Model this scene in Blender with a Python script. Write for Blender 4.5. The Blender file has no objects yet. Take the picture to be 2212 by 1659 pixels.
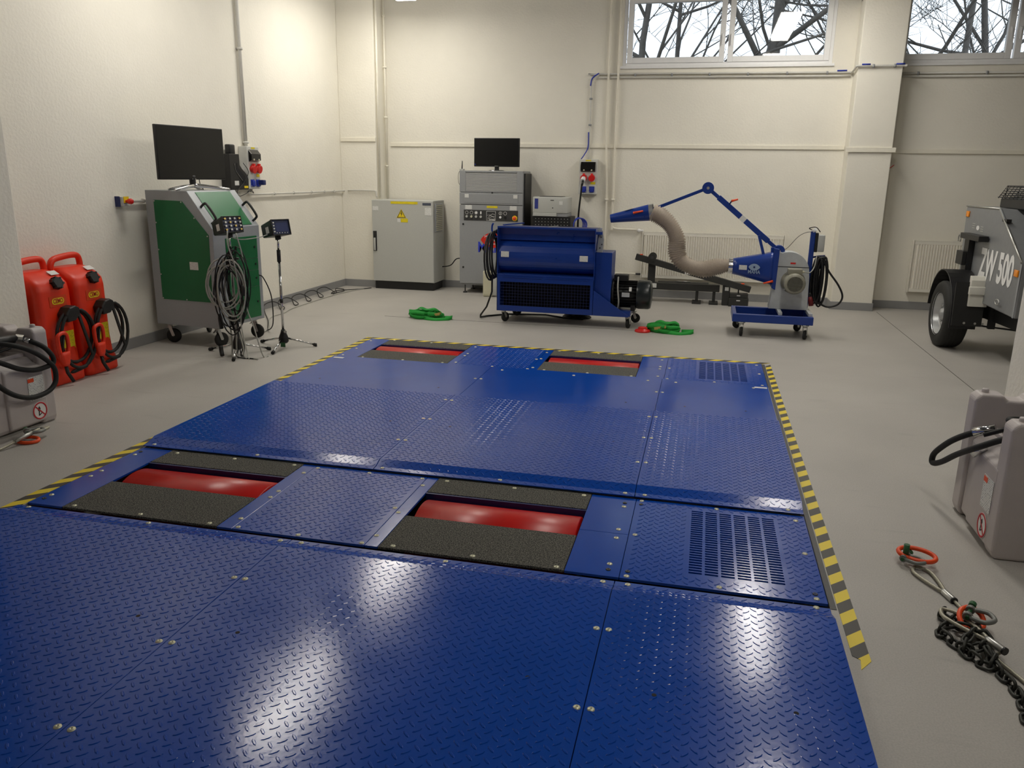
import bpy, bmesh, math, random
import numpy as np
from mathutils import Vector, Matrix, Quaternion

# ---------------------------------------------------------------- camera, world, exposure
scene = bpy.context.scene
COL = scene.collection
IMG_W, IMG_H = 2212.0, 1659.0
F_PX, YAW, PITCH, ROLL = 1722.3, math.radians(13.25), math.radians(14.703), math.radians(0.9035)
cam_data = bpy.data.cameras.new('camera')
cam_data.sensor_fit = 'HORIZONTAL'
cam_data.sensor_width = 36.0
cam_data.lens = 36.0 * F_PX / IMG_W
cam_data.clip_start = 0.05
cam_data.clip_end = 200
cam = bpy.data.objects.new('camera', cam_data)
COL.objects.link(cam)
_fw = Vector((-math.sin(YAW) * math.cos(PITCH), math.cos(YAW) * math.cos(PITCH), -math.sin(PITCH)))
_r0 = Vector((math.cos(YAW), math.sin(YAW), 0))
_u0 = _r0.cross(_fw)
_r = math.cos(ROLL) * _r0 + math.sin(ROLL) * _u0
_u = _r.cross(_fw)
cam.matrix_world = Matrix(((_r.x, _u.x, -_fw.x, 0.0), (_r.y, _u.y, -_fw.y, 0.0), (_r.z, _u.z, -_fw.z, 1.7), (0, 0, 0, 1)))
scene.camera = cam

world = bpy.data.worlds.new('overcast_sky')
scene.world = world
world.use_nodes = True
_bg = world.node_tree.nodes['Background']
_bg.inputs['Color'].default_value = (0.83, 0.91, 1.0, 1)
_bg.inputs['Strength'].default_value = 1.6

LAMP_STRENGTH = 26.0
scene.view_settings.view_transform = 'Standard'
scene.view_settings.look = 'None'
scene.view_settings.exposure = 0.16
scene.view_settings.gamma = 1.0
scene.view_settings.use_curve_mapping = False
try:
    scene.cycles.use_denoising = True
    scene.cycles.max_bounces = 8
    scene.cycles.diffuse_bounces = 5
    scene.cycles.caustics_reflective = False
    scene.cycles.caustics_refractive = False
except Exception:
    pass

# ---------------------------------------------------------------- materials
def lin(c):
    c = c / 255.0
    return c / 12.92 if c <= 0.04045 else ((c + 0.055) / 1.055) ** 2.4
def rgb(r, g, b):
    return (lin(r), lin(g), lin(b), 1.0)

MATS = {}
def mat(name, col, rough=0.5, metal=0.0, noise=0.0, nscale=20.0, bump=0.0, bscale=80.0, spec=0.5, coat=0.0, emit=None, rnoise=0.0):
    """Principled material; noise = share by which a procedural noise darkens or lightens the colour, bump = fine relief."""
    if name in MATS:
        return MATS[name]
    m = bpy.data.materials.new(name)
    m.use_nodes = True
    nt = m.node_tree
    b = nt.nodes['Principled BSDF']
    b.inputs['Base Color'].default_value = col
    b.inputs['Roughness'].default_value = rough
    b.inputs['Metallic'].default_value = metal
    b.inputs['Specular IOR Level'].default_value = spec
    b.inputs['Coat Weight'].default_value = coat
    if emit:
        b.inputs['Emission Color'].default_value = emit[0]
        b.inputs['Emission Strength'].default_value = emit[1]
    tc = nt.nodes.new('ShaderNodeTexCoord')
    if noise or rnoise:
        n = nt.nodes.new('ShaderNodeTexNoise')
        n.inputs['Scale'].default_value = nscale
        n.inputs['Detail'].default_value = 5.0
        n.inputs['Roughness'].default_value = 0.6
        nt.links.new(tc.outputs['Object'], n.inputs['Vector'])
        if noise:
            mr = nt.nodes.new('ShaderNodeMapRange')
            mr.inputs[1].default_value = 0.3
            mr.inputs[2].default_value = 0.7
            mr.inputs[3].default_value = 1.0 - noise
            mr.inputs[4].default_value = 1.0 + noise
            nt.links.new(n.outputs['Fac'], mr.inputs[0])
            mx = nt.nodes.new('ShaderNodeMix')
            mx.data_type = 'RGBA'
            mx.blend_type = 'MULTIPLY'
            mx.inputs[0].default_value = 1.0
            mx.inputs[6].default_value = col
            nt.links.new(mr.outputs[0], mx.inputs[7])
            nt.links.new(mx.outputs[2], b.inputs['Base Color'])
        if rnoise:
            mr2 = nt.nodes.new('ShaderNodeMapRange')
            mr2.inputs[1].default_value = 0.3
            mr2.inputs[2].default_value = 0.7
            mr2.inputs[3].default_value = max(0.02, rough - rnoise)
            mr2.inputs[4].default_value = min(1.0, rough + rnoise)
            nt.links.new(n.outputs['Fac'], mr2.inputs[0])
            nt.links.new(mr2.outputs[0], b.inputs['Roughness'])
    if bump:
        n2 = nt.nodes.new('ShaderNodeTexNoise')
        n2.inputs['Scale'].default_value = bscale
        n2.inputs['Detail'].default_value = 4.0
        nt.links.new(tc.outputs['Object'], n2.inputs['Vector'])
        bp = nt.nodes.new('ShaderNodeBump')
        bp.inputs['Strength'].default_value = bump
        bp.inputs['Distance'].default_value = 0.01
        nt.links.new(n2.outputs['Fac'], bp.inputs['Height'])
        nt.links.new(bp.outputs['Normal'], b.inputs['Normal'])
    MATS[name] = m
    return m

def stripe_mat(name, ca, cb, kx, ky, kz, period, duty=0.5, rough=0.5):
    """Two printed colours in straight stripes: fract((kx x + ky y + kz z) / period) against duty."""
    if name in MATS:
        return MATS[name]
    m = mat(name, ca, rough)
    nt = m.node_tree
    b = nt.nodes['Principled BSDF']
    tc = nt.nodes.new('ShaderNodeTexCoord')
    dot = nt.nodes.new('ShaderNodeVectorMath')
    dot.operation = 'DOT_PRODUCT'
    dot.inputs[1].default_value = (kx / period, ky / period, kz / period)
    nt.links.new(tc.outputs['Object'], dot.inputs[0])
    fr = nt.nodes.new('ShaderNodeMath')
    fr.operation = 'FRACT'
    nt.links.new(dot.outputs['Value'], fr.inputs[0])
    gt = nt.nodes.new('ShaderNodeMath')
    gt.operation = 'GREATER_THAN'
    gt.inputs[1].default_value = duty
    nt.links.new(fr.outputs[0], gt.inputs[0])
    mx = nt.nodes.new('ShaderNodeMix')
    mx.data_type = 'RGBA'
    mx.inputs[6].default_value = ca
    mx.inputs[7].default_value = cb
    nt.links.new(gt.outputs[0], mx.inputs[0])
    nt.links.new(mx.outputs[2], b.inputs['Base Color'])
    return m

def print_mat(name, ground, ink, scale=(60, 200), amount=0.52, rough=0.6):
    """A label whose small print is a row-wise noise: lines of ink broken into word-like runs."""
    if name in MATS:
        return MATS[name]
    m = mat(name, ground, rough)
    nt = m.node_tree
    b = nt.nodes['Principled BSDF']
    tc = nt.nodes.new('ShaderNodeTexCoord')
    mp = nt.nodes.new('ShaderNodeMapping')
    mp.inputs['Scale'].default_value = (scale[0] * 0.1, scale[1] * 0.1, 1)
    nt.links.new(tc.outputs['Generated'], mp.inputs['Vector'])
    br = nt.nodes.new('ShaderNodeTexBrick')
    br.inputs['Color1'].default_value = ink
    br.inputs['Color2'].default_value = ground
    br.inputs['Mortar'].default_value = ground
    br.inputs['Scale'].default_value = 1.0
    br.inputs['Mortar Size'].default_value = 0.14
    br.inputs['Brick Width'].default_value = 0.9
    br.inputs['Row Height'].default_value = 0.5
    nt.links.new(mp.outputs[0], br.inputs['Vector'])
    nt.links.new(br.outputs['Color'], b.inputs['Base Color'])
    return m

def glass_mat():
    m = bpy.data.materials.new('window_glass')
    m.use_nodes = True
    nt = m.node_tree
    nt.nodes.clear()
    out = nt.nodes.new('ShaderNodeOutputMaterial')
    mix = nt.nodes.new('ShaderNodeMixShader')
    tr = nt.nodes.new('ShaderNodeBsdfTransparent')
    tr.inputs[0].default_value = (0.95, 0.97, 0.98, 1)
    gl = nt.nodes.new('ShaderNodeBsdfGlossy')
    gl.inputs['Roughness'].default_value = 0.02
    fr = nt.nodes.new('ShaderNodeFresnel')
    fr.inputs['IOR'].default_value = 1.45
    nt.links.new(fr.outputs[0], mix.inputs[0])
    nt.links.new(tr.outputs[0], mix.inputs[1])
    nt.links.new(gl.outputs[0], mix.inputs[2])
    nt.links.new(mix.outputs[0], out.inputs[0])
    return m

M_BLUE = mat('blue_enamel', rgb(20, 56, 138), 0.32, noise=0.06, nscale=6, rnoise=0.05)
M_BLUE_DECK = mat('blue_deck_paint', rgb(11, 70, 168), 0.165, noise=0.05, nscale=3, rnoise=0.03, bump=0.03, bscale=60, spec=0.32)
M_BLUE_DARK = mat('dark_blue_steel', rgb(18, 34, 92), 0.4, noise=0.08)
M_RED_ROLL = mat('red_roller_paint', rgb(196, 20, 12), 0.3, spec=0.35, noise=0.08, nscale=8, bump=0.03, bscale=30)
M_RED = mat('red_plastic', rgb(226, 50, 14), 0.4, noise=0.04, nscale=12, bump=0.05, bscale=200)
M_REDSM = mat('red_small', rgb(214, 30, 24), 0.4, noise=0.03)
M_ORANGE = mat('orange_paint', rgb(236, 78, 22), 0.45, noise=0.06)
M_BLACK = mat('black_plastic', rgb(22, 22, 23), 0.45, noise=0.1)
M_RUBBER = mat('black_rubber', rgb(26, 26, 25), 0.7, noise=0.12, nscale=40)
M_CABLE = mat('black_cable', rgb(20, 20, 22), 0.5, noise=0.1)
M_SCREEN = mat('dark_screen', rgb(10, 11, 12), 0.22, noise=0.02)
M_PIT = mat('pit_black', rgb(14, 15, 20), 0.7, noise=0.2)
M_STEEL = mat('zinc_steel', rgb(190, 190, 186), 0.35, metal=0.85, noise=0.08, nscale=30)
M_CHROME = mat('chrome', rgb(215, 215, 215), 0.12, metal=1.0, noise=0.03)
M_BRASS = mat('yellow_zinc', rgb(205, 180, 110), 0.35, metal=0.8, noise=0.08)
M_WALL = mat('cream_wall', rgb(233, 229, 217), 0.85, noise=0.02, nscale=2.5, bump=0.35, bscale=38)
M_BASE = mat('grey_skirting_paint', rgb(142, 142, 142), 0.6, noise=0.04, nscale=6, bump=0.15, bscale=50)
M_CEIL = mat('grey_ceiling', rgb(128, 128, 126), 0.9, noise=0.03, nscale=3)
M_WHITE = mat('white_pvc', rgb(236, 236, 236), 0.4, noise=0.02)
M_CONDUIT = mat('grey_conduit', rgb(205, 203, 196), 0.5, noise=0.03)
M_PIPE = mat('cream_pipe_enamel', rgb(234, 229, 214), 0.35, noise=0.03)
M_RAD = mat('radiator_enamel', rgb(236, 232, 220), 0.35, noise=0.02)
M_GREY_CAB = mat('light_grey_cabinet', rgb(186, 187, 182), 0.5, noise=0.03, nscale=60, bump=0.04, bscale=300)
M_GREY_RACK = mat('grey_rack', rgb(150, 152, 154), 0.5, noise=0.03, nscale=60, bump=0.04, bscale=300)
M_GREY_RACK2 = mat('pale_grey_shutter', rgb(176, 176, 176), 0.5, noise=0.03)
M_GREY_TANK = mat('grey_tank_plastic', rgb(188, 180, 178), 0.5, noise=0.04, nscale=8, bump=0.06, bscale=220)
M_GREEN = mat('green_laminate', rgb(0, 102, 54), 0.36, noise=0.05, nscale=80, bump=0.05, bscale=400)
M_GREY_FRAME = mat('grey_hammered_steel', rgb(158, 162, 166), 0.36, noise=0.05, nscale=90, bump=0.08, bscale=260)
M_BEIGE = mat('beige_plastic', rgb(206, 202, 176), 0.5, noise=0.03)
M_DARKGREY = mat('dark_grey_metal', rgb(58, 58, 58), 0.5, noise=0.06)
M_BEAM = mat('anthracite_beam', rgb(44, 44, 42), 0.55, noise=0.08)
M_GALV = mat('galvanised_sheet', rgb(196, 200, 202), 0.42, metal=0.3, noise=0.06, nscale=16)
M_MOTOR = mat('grey_motor_paint', rgb(140, 138, 124), 0.42, noise=0.06)
M_STRAP = mat('green_webbing', rgb(26, 150, 52), 0.75, noise=0.14, nscale=90)
M_ROPE = mat('galvanised_wire_rope', rgb(168, 164, 148), 0.45, metal=0.5, noise=0.25, nscale=260)
M_CHAIN = mat('black_chain_steel', rgb(44, 45, 40), 0.5, metal=0.3, noise=0.15)
M_SHACKLE = mat('shackle_grey', rgb(128, 130, 126), 0.5, metal=0.4, noise=0.1)
M_GREENPIN = mat('green_pin_paint', rgb(30, 86, 44), 0.5, noise=0.1)
M_LABEL = print_mat('white_label', rgb(228, 228, 224), rgb(150, 150, 152), (60, 80))
M_YELLOW = print_mat('yellow_label', rgb(236, 214, 20), rgb(120, 112, 20), (80, 140))
M_YPLAIN = mat('yellow_plain', rgb(236, 208, 24), 0.55, noise=0.03)
M_AMBER = mat('amber_reflector', rgb(238, 142, 14), 0.25, noise=0.05)
M_TRAILER = mat('trailer_galvanised', rgb(136, 138, 140), 0.42, metal=0.25, noise=0.05, nscale=20)
M_RIM = mat('silver_rim', rgb(188, 190, 192), 0.3, metal=0.7, noise=0.05)
M_TYRE = mat('tyre_rubber', rgb(30, 30, 28), 0.75, noise=0.12, nscale=30)
M_DUCT = mat('flexible_duct', rgb(172, 158, 142), 0.55, noise=0.1, nscale=60)
M_BLUECOAT = mat('blue_socket', rgb(36, 56, 160), 0.4, noise=0.03)
M_BARK = mat('bark', rgb(92, 88, 84), 0.9, noise=0.2, nscale=8)
M_HOLE = mat('hole_shade', rgb(8, 9, 14), 0.8, noise=0.05)  # near-black that stands in for the shade inside openings
M_WIRE_GREY = mat('grey_cable', rgb(168, 168, 160), 0.5, noise=0.06)
M_BLUEWIRE = mat('blue_wire', rgb(40, 60, 170), 0.5, noise=0.05)
M_HAZARD = stripe_mat('hazard_tape', rgb(232, 206, 40), rgb(56, 52, 46), 1, -1, 0, 0.165)
M_BOLT = mat('bolt_zinc', rgb(206, 204, 178), 0.4, metal=0.5, noise=0.06, nscale=60)
# ---------------------------------------------------------------- mesh building
def catmull(pts, n=6, closed=False):
    P = [Vector(p) for p in pts]
    out = []
    N = len(P)
    rng = N if closed else N - 1
    for i in range(rng):
        if closed:
            p0, p1, p2, p3 = P[(i - 1) % N], P[i], P[(i + 1) % N], P[(i + 2) % N]
        else:
            p0 = P[i - 1] if i else P[0] * 2 - P[1]
            p1, p2 = P[i], P[i + 1]
            p3 = P[i + 2] if i + 2 < N else P[-1] * 2 - P[-2]
        for k in range(n):
            t = k / n
            out.append(0.5 * ((2 * p1) + (p2 - p0) * t + (2 * p0 - 5 * p1 + 4 * p2 - p3) * t * t + (3 * p1 - p0 - 3 * p2 + p3) * t ** 3))
    if not closed:
        out.append(P[-1])
    return out

class MB:
    def __init__(s):
        s.v, s.f, s.sm = [], [], []
    def add(s, verts, faces, smooth=False):
        o = len(s.v)
        s.v.extend([tuple(v) for v in verts])
        for i, f in enumerate(faces):
            s.f.append([o + k for k in f])
            s.sm.append(smooth if isinstance(smooth, bool) else smooth[i])
        return s
    def box(s, x0, x1, y0, y1, z0, z1):
        v = [(x0, y0, z0), (x1, y0, z0), (x1, y1, z0), (x0, y1, z0), (x0, y0, z1), (x1, y0, z1), (x1, y1, z1), (x0, y1, z1)]
        return s.add(v, [(0, 3, 2, 1), (4, 5, 6, 7), (0, 1, 5, 4), (1, 2, 6, 5), (2, 3, 7, 6), (3, 0, 4, 7)])
    def rbox(s, x0, x1, y0, y1, z0, z1, r=0.02, seg=3):
        bm = bmesh.new()
        bmesh.ops.create_cube(bm, size=1.0)
        for v in bm.verts:
            v.co = Vector(((x0 + x1) / 2 + v.co.x * (x1 - x0), (y0 + y1) / 2 + v.co.y * (y1 - y0), (z0 + z1) / 2 + v.co.z * (z1 - z0)))
        bmesh.ops.bevel(bm, geom=bm.edges[:], offset=r, segments=seg, profile=0.5, affect='EDGES')
        s.from_bm(bm, True)
        return s
    def from_bm(s, bm, smooth=False):
        bm.verts.index_update()
        s.add([v.co[:] for v in bm.verts], [[v.index for v in f.verts] for f in bm.faces], smooth)
        bm.free()
        return s
    def cyl(s, p0, p1, r0, r1=None, n=16, cap=True, smooth=True):
        r1 = r0 if r1 is None else r1
        p0, p1 = Vector(p0), Vector(p1)
        ax = (p1 - p0).normalized()
        a = ax.orthogonal().normalized()
        b = ax.cross(a)
        v, f, sm = [], [], []
        for k in range(n):
            t = 2 * math.pi * k / n
            d = a * math.cos(t) + b * math.sin(t)
            v.append(p0 + d * r0)
            v.append(p1 + d * r1)
        for k in range(n):
            j = (k + 1) % n
            f.append((2 * k, 2 * j, 2 * j + 1, 2 * k + 1))
            sm.append(smooth)
        if cap:
            f.append([2 * k for k in range(n)][::-1])
            sm.append(False)
            f.append([2 * k + 1 for k in range(n)])
            sm.append(False)
        return s.add(v, f, sm)
    def tube(s, pts, r, n=8, closed=False, cap=True):
        P = [Vector(p) for p in pts]
        N = len(P)
        R = r if isinstance(r, (list, tuple)) else [r] * N
        T = []
        for i in range(N):
            if closed:
                t = P[(i + 1) % N] - P[(i - 1) % N]
            else:
                t = P[min(i + 1, N - 1)] - P[max(i - 1, 0)]
            if t.length < 1e-9:
                t = Vector((0, 0, 1))
            T.append(t.normalized())
        nrm = T[0].orthogonal().normalized()
        v, f, sm = [], [], []
        for i in range(N):
            if i:
                ax = T[i - 1].cross(T[i])
                if ax.length > 1e-8:
                    nrm = Quaternion(ax.normalized(), T[i - 1].angle(T[i])) @ nrm
                nrm = (nrm - T[i] * nrm.dot(T[i])).normalized()
            b = T[i].cross(nrm)
            for k in range(n):
                a = 2 * math.pi * k / n
                v.append(P[i] + (nrm * math.cos(a) + b * math.sin(a)) * R[i])
        rng = N if closed else N - 1
        for i in range(rng):
            j = (i + 1) % N
            for k in range(n):
                l = (k + 1) % n
                f.append((i * n + k, i * n + l, j * n + l, j * n + k))
                sm.append(True)
        if cap and not closed:
            f.append([k for k in range(n)][::-1])
            f.append([(N - 1) * n + k for k in range(n)])
            sm += [False, False]
        return s.add(v, f, sm)
    def bar(s, p0, p1, w, h, up=(0, 0, 1)):
        """A straight bar of rectangular section w (sideways) by h (along up)."""
        p0, p1 = Vector(p0), Vector(p1)
        ax = (p1 - p0).normalized()
        u = Vector(up)
        side = ax.cross(u).normalized()
        u = side.cross(ax).normalized()
        v = []
        for p in (p0, p1):
            for a, b in ((-1, -1), (1, -1), (1, 1), (-1, 1)):
                v.append(p + side * (a * w / 2) + u * (b * h / 2))
        return s.add(v, [(3, 2, 1, 0), (4, 5, 6, 7), (0, 1, 5, 4), (1, 2, 6, 5), (2, 3, 7, 6), (3, 0, 4, 7)])
    def prism(s, poly, d0, d1, axis='y', smooth=False):
        """Extrude a 2D outline: axis y takes (x, z), axis x takes (y, z), axis z takes (x, y)."""
        def P(a, b, d):
            return {'y': (a, d, b), 'x': (d, a, b), 'z': (a, b, d)}[axis]
        n = len(poly)
        v = [P(a, b, d0) for a, b in poly] + [P(a, b, d1) for a, b in poly]
        f = [list(range(n)), list(range(2 * n - 1, n - 1, -1))]
        sm = [False, False]
        for i in range(n):
            j = (i + 1) % n
            f.append((i, i + n, j + n, j))
            sm.append(smooth)
        area = sum(poly[i][0] * poly[(i + 1) % n][1] - poly[(i + 1) % n][0] * poly[i][1] for i in range(n))
        flip = (area > 0) != (axis == 'y')
        if (d1 < d0):
            flip = not flip
        if flip:
            f = [list(reversed(q)) for q in f]
        return s.add(v, f, sm)
    def sphere(s, c, r, nu=12, nv=8, sc=(1, 1, 1)):
        v, f = [], []
        for i in range(nv + 1):
            th = math.pi * i / nv
            for k in range(nu):
                ph = 2 * math.pi * k / nu
                v.append((c[0] + sc[0] * r * math.sin(th) * math.cos(ph), c[1] + sc[1] * r * math.sin(th) * math.sin(ph), c[2] + sc[2] * r * math.cos(th)))
        for i in range(nv):
            for k in range(nu):
                l = (k + 1) % nu
                f.append((i * nu + k, (i + 1) * nu + k, (i + 1) * nu + l, i * nu + l))
        return s.add(v, f, True)
    def lathe(s, prof, origin, axis, n=24, smooth=True):
        """Turn a profile of (radius, distance along axis) about the axis."""
        o = Vector(origin)
        ax = Vector(axis).normalized()
        a = ax.orthogonal().normalized()
        b = ax.cross(a)
        v, f = [], []
        for r, h in prof:
            for k in range(n):
                t = 2 * math.pi * k / n
                v.append(o + ax * h + (a * math.cos(t) + b * math.sin(t)) * r)
        for i in range(len(prof) - 1):
            for k in range(n):
                l = (k + 1) % n
                f.append((i * n + k, i * n + l, (i + 1) * n + l, (i + 1) * n + k))
        sm = [smooth] * len(f)
        return s.add(v, f, sm)
    def torus(s, c, axis, R, r, n=24, m=8):
        c, ax = Vector(c), Vector(axis).normalized()
        a = ax.orthogonal().normalized()
        b = ax.cross(a)
        return s.tube([c + (a * math.cos(2 * math.pi * k / n) + b * math.sin(2 * math.pi * k / n)) * R for k in range(n)], r, m, closed=True)
    def grid_plate(s, xs, ys, z0, z1, hole=None):
        """A plate on a grid of cuts; cells for which hole(xc, yc) is true are cut through, with walls."""
        nx, ny = len(xs) - 1, len(ys) - 1
        solid = [[not (hole and hole((xs[i] + xs[i + 1]) / 2, (ys[j] + ys[j + 1]) / 2)) for j in range(ny)] for i in range(nx)]
        v, f = [], []
        idx = {}
        def V(i, j, t):
            k = (i, j, t)
            if k not in idx:
                idx[k] = len(v)
                v.append((xs[i], ys[j], z1 if t else z0))
            return idx[k]
        S = lambda i, j: 0 <= i < nx and 0 <= j < ny and solid[i][j]
        for i in range(nx):
            for j in range(ny):
                if not solid[i][j]:
                    continue
                f.append((V(i, j, 1), V(i + 1, j, 1), V(i + 1, j + 1, 1), V(i, j + 1, 1)))
                f.append((V(i, j, 0), V(i, j + 1, 0), V(i + 1, j + 1, 0), V(i + 1, j, 0)))
                if not S(i - 1, j): f.append((V(i, j, 0), V(i, j, 1), V(i, j + 1, 1), V(i, j + 1, 0)))
                if not S(i + 1, j): f.append((V(i + 1, j, 0), V(i + 1, j + 1, 0), V(i + 1, j + 1, 1), V(i + 1, j, 1)))
                if not S(i, j - 1): f.append((V(i, j, 0), V(i + 1, j, 0), V(i + 1, j, 1), V(i, j, 1)))
                if not S(i, j + 1): f.append((V(i, j + 1, 0), V(i, j + 1, 1), V(i + 1, j + 1, 1), V(i + 1, j + 1, 0)))
        return s.add(v, f)
    def mesh(s, name):
        me = bpy.data.meshes.new(name)
        me.from_pydata(s.v, [], s.f)
        me.polygons.foreach_set('use_smooth', s.sm)
        me.update()
        return me
    def build(s, name, m, parent=None, bevel=0.0, seg=2, loc=None):
        me = s.mesh(name)
        me.materials.append(m)
        o = bpy.data.objects.new(name, me)
        COL.objects.link(o)
        if parent is not None:
            o.parent = parent
        if loc is not None:
            o.location = loc
        if bevel:
            b = o.modifiers.new('edge', 'BEVEL')
            b.width = bevel
            b.segments = seg
            b.limit_method = 'ANGLE'
            b.angle_limit = math.radians(40)
        return o

def tag(o, label=None, cat=None, group=None, kind=None):
    if label: o['label'] = label
    if cat: o['category'] = cat
    if group: o['group'] = group
    if kind: o['kind'] = kind
    return o
def thing(name, label, cat, loc=(0, 0, 0), rz=0.0, group=None, kind=None):
    o = bpy.data.objects.new(name, None)
    o.empty_display_size = 0.1
    COL.objects.link(o)
    o.location = loc
    o.rotation_euler = (0, 0, rz)
    return tag(o, label, cat, group, kind)
def inst(src, parent, loc, rot=None, scale=None):
    """Another part that shares src's mesh."""
    c = src.copy()
    COL.objects.link(c)
    c.parent = parent
    c.location = loc
    if rot is not None: c.rotation_euler = rot
    if scale is not None: c.scale = scale
    return c
def copy_tree(o, parent=None):
    c = o.copy()
    COL.objects.link(c)
    c.parent = parent
    for ch in list(o.children):
        copy_tree(ch, c)
    return c
def text_mesh(txt, size, m, name, parent, matrix, extrude=0.0008, width=None, bold=0.0):
    """Lettering as a mesh; matrix maps the text's x right, y up plane into the parent's space."""
    cu = bpy.data.curves.new(name + '_curve', 'FONT')
    cu.body = txt
    cu.size = size
    cu.extrude = extrude
    cu.offset = bold
    cu.align_x = 'CENTER'
    cu.align_y = 'CENTER'
    cu.resolution_u = 3
    to = bpy.data.objects.new(name + '_curve', cu)
    me = bpy.data.meshes.new_from_object(to)
    bpy.data.objects.remove(to)
    bpy.data.curves.remove(cu)
    if width and me.vertices:
        xs = [v.co.x for v in me.vertices]
        k = width / (max(xs) - min(xs))
        for v in me.vertices:
            v.co.x *= k
    me.transform(matrix)
    me.materials.clear()
    me.materials.append(m)
    me.name = name
    o = bpy.data.objects.new(name, me)
    COL.objects.link(o)
    o.parent = parent
    return o
def frame_matrix(origin, right, up):
    r, u = Vector(right).normalized(), Vector(up).normalized()
    n = r.cross(u)
    return Matrix(((r.x, u.x, n.x, origin[0]), (r.y, u.y, n.y, origin[1]), (r.z, u.z, n.z, origin[2]), (0, 0, 0, 1)))
def slab(name, m, parent, origin, right, up, w, h, t=0.0015, n=0):
    """A thin flat label or panel centred at origin, facing right x up; n > 2 makes it an n-sided oval."""
    M = frame_matrix(origin, right, up)
    mb = MB()
    if n > 2:
        pts = [(math.cos(2 * math.pi * k / n) * w / 2, math.sin(2 * math.pi * k / n) * h / 2) for k in range(n)]
    else:
        pts = [(-w / 2, -h / 2), (w / 2, -h / 2), (w / 2, h / 2), (-w / 2, h / 2)]
    mb.prism(pts, 0, t, 'z')
    me = mb.mesh(name)
    me.materials.append(m)
    o = bpy.data.objects.new(name, me)
    COL.objects.link(o)
    o.parent = parent
    o.matrix_local = M
    return o
X, Y, Z = Vector((1, 0, 0)), Vector((0, 1, 0)), Vector((0, 0, 1))

def caster(parent, x, y, top, r=0.055, rz=0.0, brake=False, wm=None):
    """Swivel castor under a body: plate, fork, wheel."""
    c, s_ = math.cos(rz), math.sin(rz)
    def W(a, b, z):
        return (x + a * c - b * s_, y + a * s_ + b * c, z)
    f = MB()
    f.cyl((x, y, top - 0.012), (x, y, top), 0.04, n=12)
    f.cyl((x, y, top - 0.03), (x, y, top - 0.01), 0.026, n=12)
    off = r * 0.45
    for sgn in (-1, 1):
        f.bar(W(0, sgn * 0.022, top - 0.028), W(off, sgn * 0.022, r), 0.004, 0.03, up=(c, s_, 0))
    f.cyl(W(off, -0.026, r), W(off, 0.026, r), 0.007, n=8)
    if brake:
        f.bar(W(-0.045, 0, top - 0.055), W(-0.01, 0, top - 0.025), 0.03, 0.006)
    cs = f.build('castor', M_STEEL, parent)
    w = MB()
    w.lathe([(0.012, -0.016), (r * 0.6, -0.016), (r * 0.92, -0.014), (r, -0.007), (r, 0.007), (r * 0.92, 0.014), (r * 0.6, 0.016), (0.012, 0.016), (0.012, -0.016)], W(off, 0, r), (-s_, c, 0), 20)
    w.build('wheel', wm or M_RUBBER, cs)
    return cs
# ---------------------------------------------------------------- the setting
WL, WB, ZC = -5.37, 11.82, 4.75
XR, YF = 7.6, -3.2
def struct(name, mb, m, parent=None, bevel=0.0):
    o = mb.build(name, m, parent, bevel)
    if parent is None:
        o['kind'] = 'structure'
    return o

# floor: grey sealed concrete, scuffed, with an opening for each roller pit
def floor_mat():
    m = mat('grey_concrete_floor', rgb(176, 172, 166), 0.5, bump=0.06, bscale=90, spec=0.4)
    nt = m.node_tree
    b = nt.nodes['Principled BSDF']
    tc = nt.nodes.new('ShaderNodeTexCoord')
    def noise(scale, detail, stretch=None):
        n = nt.nodes.new('ShaderNodeTexNoise')
        n.inputs['Scale'].default_value = scale
        n.inputs['Detail'].default_value = detail
        if stretch:
            mp = nt.nodes.new('ShaderNodeMapping')
            mp.inputs['Scale'].default_value = stretch
            nt.links.new(tc.outputs['Object'], mp.inputs['Vector'])
            nt.links.new(mp.outputs[0], n.inputs['Vector'])
        else:
            nt.links.new(tc.outputs['Object'], n.inputs['Vector'])
        return n.outputs['Fac']
    def ramp(src, a, b_, lo, hi):
        mr = nt.nodes.new('ShaderNodeMapRange')
        for i, q in enumerate((a, b_, lo, hi)):
            mr.inputs[i + 1].default_value = q
        nt.links.new(src, mr.inputs[0])
        return mr.outputs[0]
    def mul(a, c):
        mm = nt.nodes.new('ShaderNodeMath')
        mm.operation = 'MULTIPLY'
        nt.links.new(a, mm.inputs[0])
        nt.links.new(c, mm.inputs[1])
        return mm.outputs[0]
    big = ramp(noise(1.3, 4), 0.3, 0.7, 0.93, 1.05)
    fine = ramp(noise(150, 3), 0.3, 0.7, 0.90, 1.08)
    scuff = ramp(noise(5, 6, (0.5, 2.2, 1)), 0.62, 0.8, 1.0, 0.86)
    f = mul(mul(big, fine), scuff)
    mx = nt.nodes.new('ShaderNodeMix')
    mx.data_type = 'RGBA'
    mx.blend_type = 'MULTIPLY'
    mx.inputs[0].default_value = 1.0
    mx.inputs[6].default_value = rgb(176, 172, 166)
    nt.links.new(f, mx.inputs[7])
    nt.links.new(mx.outputs[2], b.inputs['Base Color'])
    return m
M_FLOOR = floor_mat()
PX0, PX1 = -3.345, 0.612
fl = MB().grid_plate([WL - 0.3, PX0, PX1, XR + 0.3], [YF - 0.3, 3.132, 4.16, 6.82, 7.70, WB + 0.4], -0.7, 0.0,
                     lambda x, y: PX0 < x < PX1 and (3.132 < y < 4.16 or 6.82 < y < 7.70))
floor = struct('floor', fl, M_FLOOR)
M_JOINT = mat('floor_joint_filler', rgb(92, 88, 82), 0.8, noise=0.2)
jb = MB()
jb.box(-3.75, -0.55, 9.05, 9.058, -0.002, 0.0012)
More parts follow.
